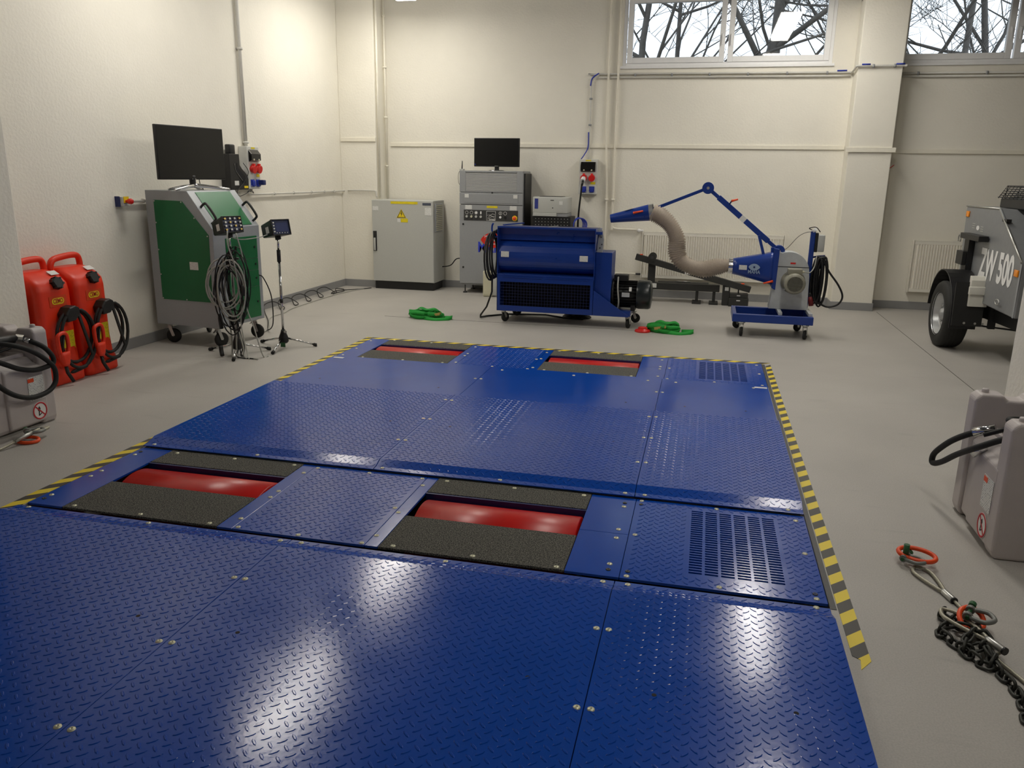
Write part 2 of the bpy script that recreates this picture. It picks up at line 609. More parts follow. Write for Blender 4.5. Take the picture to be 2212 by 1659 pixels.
jb.build('joint', M_JOINT, floor)
jb = MB()
jb.box(2.30, 2.307, 6.9, 11.4, -0.002, 0.0012)
jb.build('joint', M_JOINT, floor)

# walls
W1 = (-1.285, 1.45, 3.17, 4.085)
W2 = (2.215, 4.95, 3.16, 4.08)
wb = MB().grid_plate([WL - 0.3, W1[0], W1[1], W2[0], W2[1], XR + 0.3], [-0.3, 3.165, 4.085, ZC], 0, 0.35,
                     lambda x, y: 3.165 < y < 4.085 and (W1[0] < x < W1[1] or W2[0] < x < W2[1]))
wb.v = [(x, WB + z, y) for x, y, z in wb.v]
wall_back = struct('wall_back', wb, M_WALL)
struct('wall_left', MB().box(WL - 0.3, WL, YF, WB, -0.3, ZC), M_WALL)
struct('wall_right', MB().box(XR, XR + 0.3, YF, WB, -0.3, ZC), M_WALL)
struct('wall_front', MB().box(WL - 0.3, XR + 0.3, YF - 0.3, YF, -0.3, ZC), M_WALL)
struct('ceiling', MB().box(WL - 0.3, XR + 0.3, YF - 0.3, WB + 0.35, ZC, ZC + 0.2), M_CEIL)
PILLARS = [(WL, -4.80, 11.42, WB), (1.725, 2.25, 11.47, WB), (1.725, 2.25, 4.47, 4.92), (WL, -5.06, 4.52, 5.09)]
for i, (a, b, c, d) in enumerate(PILLARS):
    struct('pillar_%d' % (i + 1), MB().box(a, b, c, d, 0, ZC), M_WALL, bevel=0.008)
struct('beam_added_shade', MB().box(1.725, 2.25, YF, WB, 3.90, ZC), M_WALL)  # unseen beam added to block lamp light from the right bay

# grey painted skirting
def skirt(name, boxes):
    mb = MB()
    for b in boxes:
        mb.box(*b)
    struct(name, mb, M_BASE, bevel=0.003)
t, h = 0.012, 0.105
skirt('baseboard_left', [(WL, WL + t, 5.10, 11.42, 0, h), (WL, WL + t, YF, 4.51, 0, h)])
skirt('baseboard_back', [(-4.79, 1.72, WB - t, WB, 0, h), (2.26, XR, WB - t, WB, 0, h)])
for i, (a, b, c, d) in enumerate(PILLARS):
    bx = [(a - (t if a > WL else 0), b + t, c - t, c, 0, h), (b, b + t, c, d, 0, h)]
    if a > WL:
        bx.append((a - t, a, c, d, 0, h))
    skirt('baseboard_pillar_%d' % (i + 1), bx)

# cream rail along the back wall and round the pillars
struct('trim_1', MB().box(-4.72, 1.72, WB - 0.022, WB, 2.088, 2.142), M_PIPE, bevel=0.003)
struct('trim_2', MB().box(WL + 0.03, -4.80, 11.398, 11.42, 2.14, 2.195), M_PIPE, bevel=0.003)
struct('trim_3', MB().box(1.69, 2.29, 11.445, 11.47, 2.05, 2.11), M_PIPE, bevel=0.003)
struct('trim_4', MB().box(2.27, XR, WB - 0.022, WB, 2.05, 2.10), M_PIPE, bevel=0.003)

# windows
M_GLASS = glass_mat()
def window(n, w, sashes, handles):
    x0, x1, z0, z1 = w
    root = thing('window_%d' % n, None, None, (0, 0, 0), kind='structure')
    y0, y1 = WB + 0.005, WB + 0.085
    fr = MB()
    q = 0.045
    fr.box(x0, x0 + q, y0, y1, z0, z1)
    fr.box(x1 - q, x1, y0, y1, z0, z1)
    fr.box(x0 + q, x1 - q, y0, y1, z0, z0 + q)
    fr.box(x0 + q, x1 - q, y0, y1, z1 - q, z1)
    fr.build('frame', M_WHITE, root, 0.004)
    sl = MB()
    sl.box(x0 - 0.03, x1 + 0.03, WB - 0.025, WB + 0.004, z0 - 0.03, z0 + 0.004)
    sl.build('sill', M_WHITE, root, 0.003)
    for (a, b), hx in zip(sashes, handles):
        s = MB()
        k = 0.072
        ys0, ys1 = y0 - 0.014, y1 - 0.02
        ga, gb = z0 + 0.04, z1 - 0.04
        s.box(a - k, a, ys0, ys1, ga, gb)
        s.box(b, b + k, ys0, ys1, ga, gb)
        s.box(a, b, ys0, ys1, ga, ga + k)
        s.box(a, b, ys0, ys1, gb - k, gb)
        so = s.build('sash', M_WHITE, root, 0.005)
        MB().box(a - 0.01, b + 0.01, y0 + 0.03, y0 + 0.036, ga + k - 0.01, gb - k + 0.01).build('pane', M_GLASS, so)
        hd = MB()
        hd.rbox(hx - 0.013, hx + 0.013, ys0 - 0.012, ys0, 3.50, 3.57, 0.004)
        hd.rbox(hx - 0.010, hx + 0.010, ys0 - 0.04, ys0 - 0.024, 3.42, 3.555, 0.006)
        hd.cyl((hx, ys0, 3.54), (hx, ys0 - 0.03, 3.54), 0.008, n=8)
        hd.build('handle', M_WHITE, so)
    return root
window(1, W1, [(-1.156, 0.0), (0.185, 1.335)], [0.035, 0.15])
window(2, W2, [(2.333, 3.474), (3.645, 4.83)], [3.51, 3.61])
# ---------------------------------------------------------------- roller dynamometer set in the floor
def grit_mat():
    m = mat('anti_slip_grit', rgb(64, 62, 56), 0.9, bump=0.6, bscale=320)
    nt = m.node_tree
    b = nt.nodes['Principled BSDF']
    tc = nt.nodes.new('ShaderNodeTexCoord')
    n = nt.nodes.new('ShaderNodeTexNoise')
    n.inputs['Scale'].default_value = 170
    n.inputs['Detail'].default_value = 3
    nt.links.new(tc.outputs['Object'], n.inputs['Vector'])
    cr = nt.nodes.new('ShaderNodeValToRGB')
    cr.color_ramp.elements[0].position = 0.42
    cr.color_ramp.elements[0].color = rgb(48, 48, 45)
    cr.color_ramp.elements[1].position = 0.62
    cr.color_ramp.elements[1].color = rgb(122, 120, 111)
    nt.links.new(n.outputs['Fac'], cr.inputs[0])
    nt.links.new(cr.outputs[0], b.inputs['Base Color'])
    return m
M_GRIT = grit_mat()
dyno = thing('roller_dynamometer', 'blue tread-plate roller dynamometer deck with four red rollers set into the floor', 'dynamometer')

DX, DY, LL, LW, LH = 0.0534, 0.049, 0.036, 0.0105, 0.0021
def tread(parent, x0, x1, prof, margin=0.018, hole=None):
    """Raised lozenges, two crossing directions, laid along the (y, z) profile of a plate."""
    seg = []
    s = 0.0
    for (ya, za), (yb, zb) in zip(prof, prof[1:]):
        l = math.hypot(yb - ya, zb - za)
        seg.append((s, s + l, ya, za, (yb - ya) / l, (zb - za) / l))
        s += l
    total = s
    out = [(.5, 0), (.26, .42), (-.26, .42), (-.5, 0), (-.26, -.42), (.26, -.42)]
    base = [(a * LL, b * LW * 1.15, 0) for a, b in out] + [(a * LL * .78, b * LW * .62, LH) for a, b in out]
    faces = [(k, (k + 1) % 6, 6 + (k + 1) % 6, 6 + k) for k in range(6)] + [(6, 7, 8, 9, 10, 11)]
    mb = MB()
    k0 = math.ceil((x0 + margin) / (DX / 2))
    k1 = math.floor((x1 - margin) / (DX / 2))
    j0 = math.ceil(margin / (DY / 2))
    j1 = math.floor((total - margin) / (DY / 2))
    c = math.sqrt(0.5)
    V, Fc = [], []
    for k in range(k0, k1 + 1):
        for j in range(j0, j1 + 1):
            if (k + j) % 2:
                continue
            sg = 1 if k % 2 == 0 else -1
            x, sl = k * DX / 2, j * DY / 2
            for (sa, sb, ya, za, cy, cz) in seg:
                if sa <= sl <= sb:
                    break
            py, pz = ya + (sl - sa) * cy, za + (sl - sa) * cz
            if hole and hole(x, py):
                continue
            o = len(V)
            for a, b, hgt in base:
                u = c * (a - sg * b)
                w = c * (sg * a + b)
                V.append((x + u, py + w * cy - hgt * cz, pz + w * cz + hgt * cy))
            for f in faces:
                Fc.append([o + q for q in f])
    mb.add(V, Fc, False)
    o = mb.build('tread_pattern', M_BLUE_DECK, parent)
    o['kind'] = 'stuff'
    return o

ZT = 0.045
G = 0.0015
def profile_plate(name, x0, x1, poly, prof):
    p = MB().prism(poly, x0 + G, x1 - G, 'x').build(name, M_BLUE_DECK, dyno, 0.0015, 1)
    tread(p, x0, x1, prof)
    return p
SE = [-3.345, -1.793, -0.268, 0.607]
for a, b in zip(SE, SE[1:]):
    profile_plate('cover_plate', a, b, [(-0.6, 0.001), (3.128, 0.001), (3.128, 0.016), (3.085, 0.018), (3.0, ZT), (-0.6, ZT)],
                  [(0.9, ZT), (3.0, ZT), (3.085, 0.018), (3.128, 0.016)])
    profile_plate('cover_plate', a, b, [(4.09, 0.013), (4.09, 0.019), (4.135, 0.021), (4.20, ZT), (5.70, ZT), (5.70, 0.03), (4.2, 0.03)],
                  [(4.09, 0.019), (4.135, 0.021), (4.20, ZT), (5.70, ZT)])
    sp = MB().box(a + G, b - G, 5.2, 6.815, 0.001, 0.0125)
    sp.build('slide_plate', M_BLUE_DECK, dyno, 0.001, 1)

# rows of rollers
XS_MAT = [(-3.13, -2.232), (-1.385, -0.5)]
ZR = 0.005
def row(y0, y1, yr0, yr1):
    """One axle's row between y0 and y1 with its rollers showing between yr0 and yr1."""
    # pit lining
    pl = MB()
    pl.box(PX0 + .004, PX1 - .004, y0 - .03, y0 - .02, -0.62, -0.03)
    pl.box(PX0 + .004, PX1 - .004, y1 + .03, y1 + .035, -0.62, -0.03)
    pl.box(PX0 + .004, PX1 - .004, y0 - .02, y1 + .03, -0.64, -0.62)
    pl.build('pit_lining', M_PIT, dyno)
    def flat(name, xa, xb, ya=y0, yb=y1, m=M_BLUE_DECK, z1=ZR):
        return MB().box(xa + G, xb - G, ya, yb, z1 - 0.012, z1).build(name, m, dyno, 0.001, 1)
    flat('side_plate', PX0 + .003, XS_MAT[0][0])
    for a, b in XS_MAT:
        flat('grit_panel', a + .001, b - .001, y0, yr0, M_GRIT, ZR + .0015)
        flat('grit_panel', a + .001, b - .001, yr1 + .012, y1, M_GRIT, ZR + .0015)
        MB().box(a, b, yr1 - .004, yr1 + .011, -0.05, ZR - .002).build('edge_bar', M_BLUE_DARK, dyno)
        yc = (yr0 + yr1) / 2 - 0.01
        r = 0.30
        rl = MB()
        rl.lathe([(0.03, 0.03), (r - .012, 0.03), (r, 0.036), (r, (b - a) - .016), (r - .012, (b - a) - .01), (0.03, (b - a) - .01)], (a, yc, 0.012 - r), (1, 0, 0), 72)
        ro = rl.build('roller', M_RED_ROLL, dyno)
        MB().cyl((a - .01, yc, 0.012 - r), (b + .01, yc, 0.012 - r), 0.03, n=12).build('axle', M_STEEL, ro)
    flat('filler_strip', XS_MAT[0][1], -2.148)
    cp = flat('center_plate', -2.148, -1.452)
    tread(cp, -2.148, -1.452, [(y0, ZR), (y1, ZR)])
    flat('filler_strip', -1.452, XS_MAT[1][0])
    ym = y0 + (y1 - y0) * 0.49
    flat('side_plate', XS_MAT[1][1], -0.256, y0, ym - .001)
    flat('side_plate', XS_MAT[1][1], -0.256, ym + .001, y1)
    # plate with ventilation slots: 6 columns of 28 slots
    gx0, gx1, gy0, gy1 = 0.032, 0.455, y0 + 0.115, y1 - 0.075
    wcol = (gx1 - gx0) / 6
    xs = [-0.256 + G]
    cols = []
    for i in range(6):
        a = gx0 + i * wcol + 0.0065
        b = gx0 + (i + 1) * wcol - 0.0065
        xs += [a, b]
        cols.append((a, b))
    xs.append(PX1 - .006)
    ns = 28
    ps = (gy1 - gy0) / ns
    ys = [y0]
    slots = []
    for j in range(ns):
        a = gy0 + j * ps + ps * 0.21
        b = gy0 + (j + 1) * ps - ps * 0.21
        ys += [a, b]
        slots.append((a, b))
    ys.append(y1)
    inx = lambda x: any(a < x < b for a, b in cols)
    iny = lambda y: any(a < y < b for a, b in slots)
    vp = MB().grid_plate(xs, ys, ZR - .012, ZR, lambda x, y: inx(x) and iny(y)).build('vent_plate', M_BLUE_DECK, dyno)
    tread(vp, -0.256, PX1 - .006, [(y0, ZR), (y1, ZR)], hole=lambda x, y: gx0 - .02 < x < gx1 + .02 and gy0 - .02 < y < gy1 + .02)
row(3.183, 4.088, 3.55, 3.865)
row(6.825, 7.695, 7.175, 7.455)

# bolts: zinc screws with a washer, and darker socket screws
bm_ = MB()
bm_.lathe([(0.0, 0.0008), (0.0034, 0.0008), (0.0036, 0.0048), (0.006, 0.0046), (0.0078, 0.003), (0.0118, 0.0026), (0.0128, 0.0)], (0, 0, 0), (0, 0, 1), 14)
b0 = bm_.build('bolt', M_BOLT, dyno, loc=(0, 0, -0.2))
hx = MB()
hx.cyl((0, 0, 0.0055), (0, 0, 0.0066), 0.0032, n=6)
ROW = [(-3.3, 3.958), (-3.298, 3.671), (-3.298, 3.585), (-3.3, 3.301), (-3.076, 3.209), (-2.679, 3.205), (-2.283, 3.203), (-2.167, 3.296), (-2.125, 3.204), (-2.167, 3.956), (-2.125, 4.05), (-2.167, 3.669), (-2.167, 3.581), (-1.8, 3.201), (-3.068, 4.048), (-2.677, 4.053), (-2.28, 4.054), (-1.801, 4.057), (-1.475, 4.056), (-1.438, 3.959), (-1.472, 3.626), (-1.434, 3.577), (-1.436, 3.294), (-1.472, 3.201), (-1.326, 4.055), (-0.931, 4.056), (-0.54, 4.058), (-1.317, 3.207), (-0.928, 3.207), (-0.537, 3.205), (-0.312, 3.964), (-0.31, 3.674), (-0.31, 3.575), (-0.31, 3.299), (-0.226, 4.067), (-0.225, 3.634), (-0.225, 3.204), (0.166, 4.064), (0.56, 4.019), (0.564, 3.639), (0.565, 3.213), (0.17, 3.208),
       (-1.326, 7.672), (-0.934, 7.672), (-1.436, 7.582), (-1.472, 7.257), (-1.436, 7.291), (-1.436, 6.917), (-1.472, 6.85), (-1.319, 6.85), (-0.927, 6.85), (-0.54, 6.85), (-0.312, 7.581), (-0.312, 7.295), (-0.312, 7.203), (-0.312, 6.917), (-0.229, 7.258), (-0.228, 6.85), (0.17, 6.85), (0.564, 7.268), (0.565, 6.85), (-3.303, 7.586), (-3.292, 7.199), (-3.292, 6.889), (-3.07, 6.85), (-2.669, 6.85), (-2.279, 6.85), (-3.076, 7.672), (-2.67, 7.672), (-2.167, 7.299), (-2.167, 7.2), (-2.167, 6.91), (-2.181, 7.622), (-1.801, 6.85)]
TOP = [(-1.816, 1.718), (-1.766, 1.718), (-1.816, 2.196), (-1.766, 2.2), (-1.818, 2.685), (-1.768, 2.686), (-0.29, 2.211), (-0.244, 2.213), (-0.29, 2.69), (-0.244, 2.692), (-0.293, 5.041), (-0.244, 5.045), (-0.293, 4.562), (-0.244, 4.567), (-0.293, 5.529), (-0.244, 5.535), (-1.818, 5.537), (-1.768, 5.532), (-1.818, 5.038), (-1.768, 5.035), (-1.818, 4.56), (-1.768, 4.56)]
SLOPE = [(x, y, 0.0172) for x, y in [(-3.264, 3.111), (-2.556, 3.106), (-1.839, 3.101), (-1.733, 3.104), (-1.024, 3.104), (-0.317, 3.106), (-0.211, 3.107), (0.551, 3.117)]]
SLOPE += [(x, y, 0.0203) for x, y in [(-3.281, 4.118), (-2.561, 4.118), (-1.745, 4.118), (-1.031, 4.118), (-0.322, 4.118), (-0.215, 4.118), (0.53, 4.118)]]
SLIDE = [(-1.026, 6.703), (-0.384, 6.711), (-0.15, 6.714), (0.486, 6.714), (-0.29, 6.352), (-0.243, 6.352), (-1.672, 6.711), (-1.768, 6.352), (-1.818, 6.348)]
def put_bolt(x, y, z, src):
    inst(src, dyno, (x, y, z))
for x, y in ROW: put_bolt(x, y, ZR + (0.0015 if any(a < x < b for a, b in XS_MAT) else 0), b0)
for x, y in TOP: put_bolt(x, y, ZT, b0)
for x, y, z in SLOPE: put_bolt(x, y, z, b0)
for x, y in SLIDE: put_bolt(x, y, 0.0125, b0)
bd = MB()
bd.lathe([(0.0, 0.001), (0.004, 0.001), (0.006, 0.004), (0.009, 0.0045), (0.011, 0.003), (0.0115, 0.0)], (0, 0, 0), (0, 0, 1), 12)
d0 = bd.build('bolt', M_DARKGREY, dyno, loc=(-3.3, 4.012, ZR))
for x, y in [(-3.299, 3.25), (-0.313, 4.014), (-0.31, 3.243), (-0.224, 3.247), (-0.226, 4.017), (0.564, 3.253)]:
    put_bolt(x, y, ZR, d0)
b0.location = (0.56, 7.62, ZR)
# threaded lifting holes: dark discs, the shade inside put into their colour
hl = MB()
hl.cyl((0, 0, -0.008), (0, 0, 0.0006), 0.0085, n=12)
h0 = hl.build('lifting_hole', M_HOLE, dyno, loc=(-2.003, 2.324, ZT))
for x, y in [(-1.575, 2.319), (-0.477, 2.328), (-0.052, 2.339), (0.397, 2.361), (-1.584, 4.915), (-2.017, 4.92), (-0.481, 4.914), (-0.056, 4.918)]:
    inst(h0, dyno, (x, y, ZT))
for x, y in [(-3.075, 5.975), (-2.023, 5.976), (-0.5, 5.972), (-0.055, 5.984), (0.394, 5.988)]:
    inst(h0, dyno, (x, y, 0.0125))
slab('label', M_LABEL, dyno, (-3.265, 6.74, 0.0126), X, Y, 0.10, 0.04)
slab('label', M_LABEL, dyno, (0.545, 6.74, 0.0126), X, Y, 0.10, 0.04)

# hazard tape round the pit
def tape(label, poly):
    o = MB().prism(poly, 0.0, 0.0022, 'z').build('hazard_tape', M_HAZARD)
    tag(o, label, 'tape', 'hazard tape strips round the deck')
    # steel pit edge under it
    return o
tape('black and yellow hazard tape along the deck side facing the red fuel trolleys', [(-3.425, 2.9), (-3.351, 2.9), (-3.351, 7.705), (-3.425, 7.775)])
tape('black and yellow hazard tape along the far edge of the deck towards the blue blower', [(-3.42, 7.777), (-3.348, 7.706), (0.615, 7.706), (0.69, 7.777)])
tape('black and yellow hazard tape with a torn end beside the wire ropes', [(0.642, 2.82), (0.668, 2.80), (0.66, 2.735), (0.705, 2.80), (0.69, 7.70), (0.64, 7.62)])
ed = MB()
ed.box(0.613, 0.636, 3.15, 7.69, -0.02, 0.0025)
ed.build('edge_angle', M_DARKGREY, dyno)
# ---------------------------------------------------------------- left side of the hall
def ring(cx, cy, wx, wy, r, z, n=6):
    """A rounded rectangle as 4 n points at height z."""
    pts = []
    for qx, qy, a0 in ((1, 1, 0), (-1, 1, 90), (-1, -1, 180), (1, -1, 270)):
        for k in range(n):
            a = math.radians(a0 + 90 * k / (n - 1))
            pts.append((cx + qx * (wx / 2 - r) + r * math.cos(a), cy + qy * (wy / 2 - r) + r * math.sin(a), z))
    return pts
def loft(mb, rings, cap=True):
    n = len(rings[0])
    v = [p for r in rings for p in r]
    f, sm = [], []
    for i in range(len(rings) - 1):
        for k in range(n):
            l = (k + 1) % n
            f.append((i * n + k, i * n + l, (i + 1) * n + l, (i + 1) * n + k))
            sm.append(True)
    if cap:
        f.append(list(range(n))[::-1])
        f.append([(len(rings) - 1) * n + k for k in range(n)])
        sm += [False, False]
    mb.add(v, f, sm)
    return mb
def ellipse_pts(c, ua, ub, ra, rb, a0=0, a1=360, n=28):
    c, ua, ub = Vector(c), Vector(ua), Vector(ub)
    return [c + ua * (ra * math.cos(math.radians(a0 + (a1 - a0) * k / n))) + ub * (rb * math.sin(math.radians(a0 + (a1 - a0) * k / n))) for k in range(n + 1)]

M_REDDARK = mat('label_orange', rgb(214, 66, 18), 0.5, noise=0.03)
M_REDINK = mat('red_ink', rgb(180, 20, 16), 0.5, noise=0.03)
M_WHITEINK = mat('white_ink', rgb(232, 232, 230), 0.5, noise=0.02)

# ---- red fuel trolleys: front faces +x, width along y
def trolley(label, y, seed):
    rnd = random.Random(seed)
    t = thing('fuel_trolley', label, 'fuel trolley', (-5.135, y, 0), group='red fuel trolleys')
    b = MB()
    W = 0.375
    secs = [(0.0, 0.0, .34, W - .02, .05), (0.015, 0.0, .37, W, .06), (0.10, 0.0, .37, W, .06), (0.17, -0.012, .335, W - .015, .06), (0.30, -0.018, .32, W - .02, .055),
            (0.74, -0.02, .315, W - .02, .055), (0.80, -0.025, .305, W - .02, .06), (0.845, -0.045, .26, W - .03, .06), (0.875, -0.07, .20, W - .05, .06), (0.895, -0.085, .15, W - .08, .055), (0.90, -0.088, .12, W - .12, .05)]
    loft(b, [ring(cx, 0, wx, wy, r, z) for z, cx, wx, wy, r in secs])
    body = b.build('body', M_RED, t)
    hd = MB()
    hp = catmull([(-.09, -.165, .84), (-.09, -.172, .90), (-.09, -.145, .955), (-.09, -.07, .975), (-.09, .07, .985), (-.09, .135, .972), (-.09, .155, .92), (-.09, .15, .85)], 6)
    hd.tube(hp, 0.026, 10)
    hd.build('handle', M_RED, t)
    c = MB()
    cx, cz, cy = 0.128, 0.80, 0.03
    ax = Vector((1, 0, 0.35)).normalized()
    c.cyl((cx - .02, cy, cz), Vector((cx - .02, cy, cz)) + ax * 0.055, 0.047, 0.043, n=20)
    for k in range(6):
        a = math.pi * k / 3
        u = ax.orthogonal().normalized()
        w = ax.cross(u)
        d = (u * math.cos(a) + w * math.sin(a)) * 0.044
        p = Vector((cx - .02, cy, cz)) + d
        c.cyl(p + ax * 0.01, p + ax * 0.058, 0.009, n=8)
    c.build('filler_cap', M_BLACK, t)
    # brand plate
    lx = 0.1395
    pl = slab('brand_label', M_REDDARK, t, (lx, 0.015, 0.668), Y, Z, 0.175, 0.085)
    pill = MB()
    pts = [(0.058 * math.copysign(1, math.cos(a)) * 0.6 + 0.028 * math.cos(a), 0.026 * math.sin(a)) for a in [2 * math.pi * k / 24 + 0.01 for k in range(24)]]
    pill.prism(pts, 0.001, 0.003, 'z')
    me = pill.build('pill', M_YPLAIN, pl)
    text_mesh('CEMO', 0.05, M_REDINK, 'lettering', pl, frame_matrix((0, 0, 0.0032), X, Y), width=0.10, bold=0.0012)
    # hose hook
    hk = MB()
    hk.prism([(.0, .50), (.085, .505), (.135, .555), (.13, .605), (.09, .625), (.03, .615), (-.015, .565)], 0.135, 0.235, 'x')
    hk.build('hose_hook', M_BLACK, t, 0.012, 3)
    # hose in three hanging turns
    pts = []
    for k in range(2):
        xo = 0.195 + 0.024 * k
        ry, rzz = 0.175 + rnd.uniform(-.012, .012), 0.215 + 0.025 * k
        pts += ellipse_pts((xo, 0.085 + 0.014 * k, 0.59 - rzz), Y, Z, ry, rzz, 90, 445, 26)
    pts += [Vector((0.225, 0.22, 0.20)), Vector((0.22, 0.14, 0.11)), Vector((0.19, 0.04, 0.085)), Vector((0.17, 0.0, 0.085))]
    h = MB()
    h.tube(pts, 0.0135, 8)
    h.build('hose', M_RUBBER, t)
    ft = MB()
    ft.cyl((0.165, 0.0, 0.085), (0.17, -0.06, 0.085), 0.014, n=8)
    ft.cyl((0.13, -0.05, 0.085), (0.18, -0.05, 0.085), 0.018, n=8)
    ft.build('hose_fitting', M_BRASS, t)
    # delivery nozzle hanging from the hook
    nz = MB()
    loopp = catmull([(0.235, -0.125, .42), (0.235, -0.075, .43), (0.235, -0.045, .40), (0.235, -0.04, .31), (0.235, -0.06, .265), (0.235, -0.115, .26), (0.235, -0.135, .30), (0.235, -0.14, .39)], 5, closed=True)
    nz.tube(loopp, 0.016, 8, closed=True)
    loft(nz, [[(p[0] + .235, p[1], p[2]) for p in ring(0, yy, .05, wy, .02, z, 4)] for z, yy, wy in ((.165, -.09, .05), (.19, -.09, .075), (.25, -.09, .10), (.28, -.09, .10))])
    no = nz.build('nozzle', M_RED, t)
    sp = MB()
    sp.tube([(0.235, -.09, .17), (0.24, -.085, .11), (0.265, -.06, .03)], 0.014, 8)
    sp.build('spout', M_BLACK, no)
    MB().tube([(0.235, -.07, .41), (0.235, -.09, .34), (0.235, -.11, .28)], 0.009, 6).build('trigger', M_BLACK, no)
    slab('warning_label', M_YELLOW, t, (0.1425, 0.04, 0.335), Y, Z, 0.19, 0.16)
    slab('inventory_label', M_LABEL, t, (0.045, 0.10, 0.879), Y, Vector((-.85, 0, .5)), 0.085, 0.055)
    for s in (-1, 1):
        w = MB()
        w.lathe([(0.0, -.02), (.05, -.02), (.07, -.015), (.07, .015), (.05, .02), (0, .02)], (-.13, s * 0.16, .07), (0, 1, 0), 20)
        w.build('wheel', M_RUBBER, t)
    return t
trolley('red plastic fuel trolley next to the green cabinet, its label fully in view', 5.70, 1)
trolley('red plastic fuel trolley half hidden behind the white pilaster', 5.305, 2)

# ---- grey portable fuel tanks: labelled face at -x, labelled end at -y
def no_fire_sign(parent, org, right, d=0.125):
    s = slab('no_flames_sign', M_WHITEINK, parent, org, right, Z, d, d, 0.0012, 28)
    rg = MB()
    rg.lathe([(d * .40, 0.0012), (d * .40, 0.003), (d * .48, 0.003), (d * .48, 0.0012)], (0, 0, 0), (0, 0, 1), 28)
    rg.bar((-d * .30, d * .30, .0022), (d * .30, -d * .30, .0022), d * .07, 0.0015)
    M_SIGN = mat('sign_red', rgb(186, 28, 40), 0.5, noise=0.03)
    rg.build('ring', M_SIGN, s)
    mk = MB()
    mk.bar((-d * .10, -d * .26, .0020), (-d * .06, d * .04, .0020), d * .07, 0.001)
    mk.prism([(-.14 * d, .02 * d), (-.02 * d, -.02 * d), (.04 * d, .12 * d), (-.02 * d, .26 * d), (-.16 * d, .14 * d)], 0.0013, 0.0024, 'z')
    mk.bar((-d * .08, -d * .24, .0020), (d * .1, -d * .14, .0020), d * .05, 0.001)
    mk.build('match_symbol', M_BLACK, s)
    return s
def tank(label, loc, rz):
    t = thing('fuel_tank', label, 'fuel tank', loc, rz, 'grey portable fuel tanks')
    for s in (-1, 1):
        e = MB()
        out = [(-.385, 0.0), (.385, 0.0), (.40, .04), (.40, .64), (.385, .66), (-.16, .66), (-.175, .635), (-.255, .635), (-.27, .66), (-.375, .66), (-.40, .635), (-.40, .04)]
        y0, y1 = (.205, .32) if s > 0 else (-.32, -.205)
        e.prism(out, y0, y1, 'y')
        e.build('end_wall', M_GREY_TANK, t, 0.018, 3)
        for x in (-.345, .345):
            p = MB()
            p.lathe([(0.0, .024), (.014, .024), (.017, .018), (.017, 0.0)], (x, s * .262, .655), (0, 0, 1), 12)
            p.build('stacking_pin', M_GREY_TANK, t)
    m = MB()
    m.prism([(-.37, .01), (.37, .01), (.385, .04), (.385, .42), (.33, .47), (-.33, .47), (-.385, .42), (-.385, .04)], -.21, .21, 'y')
    m.build('body', M_GREY_TANK, t, 0.015, 3)
    p2 = MB()
    p2.prism([(-.402, .03), (-.36, .02), (-.36, .44), (-.402, .415)], -.25, .075, 'y')
    p2.build('front_panel', M_GREY_TANK, t, 0.014, 3)
    tr = MB()
    tr.grid_plate([-.31, -.29, .29, .31], [-.195, -.175, .175, .195], .468, .495, lambda x, y: -.29 < x < .29 and -.175 < y < .175)
    tr.build('tray_rim', M_GREY_TANK, t, 0.004)
    slab('data_label', M_LABEL, t, (-.4035, -.165, .265), -Y, Z, 0.13, 0.16)
    slab('brand_mark', M_ORANGE, t, (-.4055, -.125, .325), -Y, Z, 0.05, 0.025, 0.001)
    no_fire_sign(t, (-.4035, -.17, .105), -Y)
    # electric pump on the tray
    pm = MB()
    pm.cyl((-.05, -.10, .575), (-.05, .08, .575), .07, n=20)
    pm.rbox(-.13, .04, -.06, .06, .48, .60, .015)
    pm.rbox(-.10, .02, -.16, -.09, .50, .64, .012)
    pm.build('pump', M_BLACK, t)
    slab('pump_label', M_YELLOW, t, (-.1305, 0.0, .56), -Y, Z, 0.06, 0.05)
    return t
def nozzle_at(parent, a, b, m=M_BLACK):
    """A fuel nozzle whose body runs from a (spout end) to b (hose end), parent space."""
    a, b = Vector(a), Vector(b)
    d = (b - a).normalized()
    L = (b - a).length
    side = d.cross(Z).normalized()
    up = side.cross(d)
    n = MB()
    n.tube([a, a + d * L * .3, a + d * L * .36, a + d * L * .7, b], [.011, .013, .03, .032, .02], 10)
    n.tube([a + d * L * .4 - up * .03, a + d * L * .55 - up * .07, a + d * L * .85 - up * .06, b - up * .01], .008, 6)
    n.tube([a + d * L * .45 - up * .03, a + d * L * .6 - up * .045, a + d * L * .8 - up * .035], .007, 6)
    return n.build('nozzle', m, parent)

TR = tank('grey portable fuel tank beside the wire rope sling', (1.80, 4.14, 0), 0)
def loc2(o, pts):
    """World points to the local space of a root placed with loc and rz only."""
    rz = o.rotation_euler[2]
    c, s = math.cos(-rz), math.sin(-rz)
    return [((p[0] - o.location[0]) * c - (p[1] - o.location[1]) * s, (p[0] - o.location[0]) * s + (p[1] - o.location[1]) * c, p[2] - o.location[2]) for p in pts]
hs = MB()
w = [(1.45, 4.20, .525), (1.37, 4.23, .485), (1.325, 4.33, .415), (1.305, 4.44, .335), (1.295, 4.52, .265), (1.295, 4.515, .22), (1.31, 4.42, .26), (1.33, 4.26, .36), (1.36, 4.05, .475), (1.45, 3.98, .545), (1.62, 3.99, .565), (1.8, 4.05, .55), (1.9, 4.2, .53), (1.75, 4.28, .55), (1.55, 4.22, .575), (1.50, 4.13, .59), (1.6, 4.06, .60), (1.85, 4.07, .60), (1.95, 4.15, .57)]
hs.tube(catmull(loc2(TR, w), 6), 0.0155, 10)
hs.build('hose', M_RUBBER, TR)
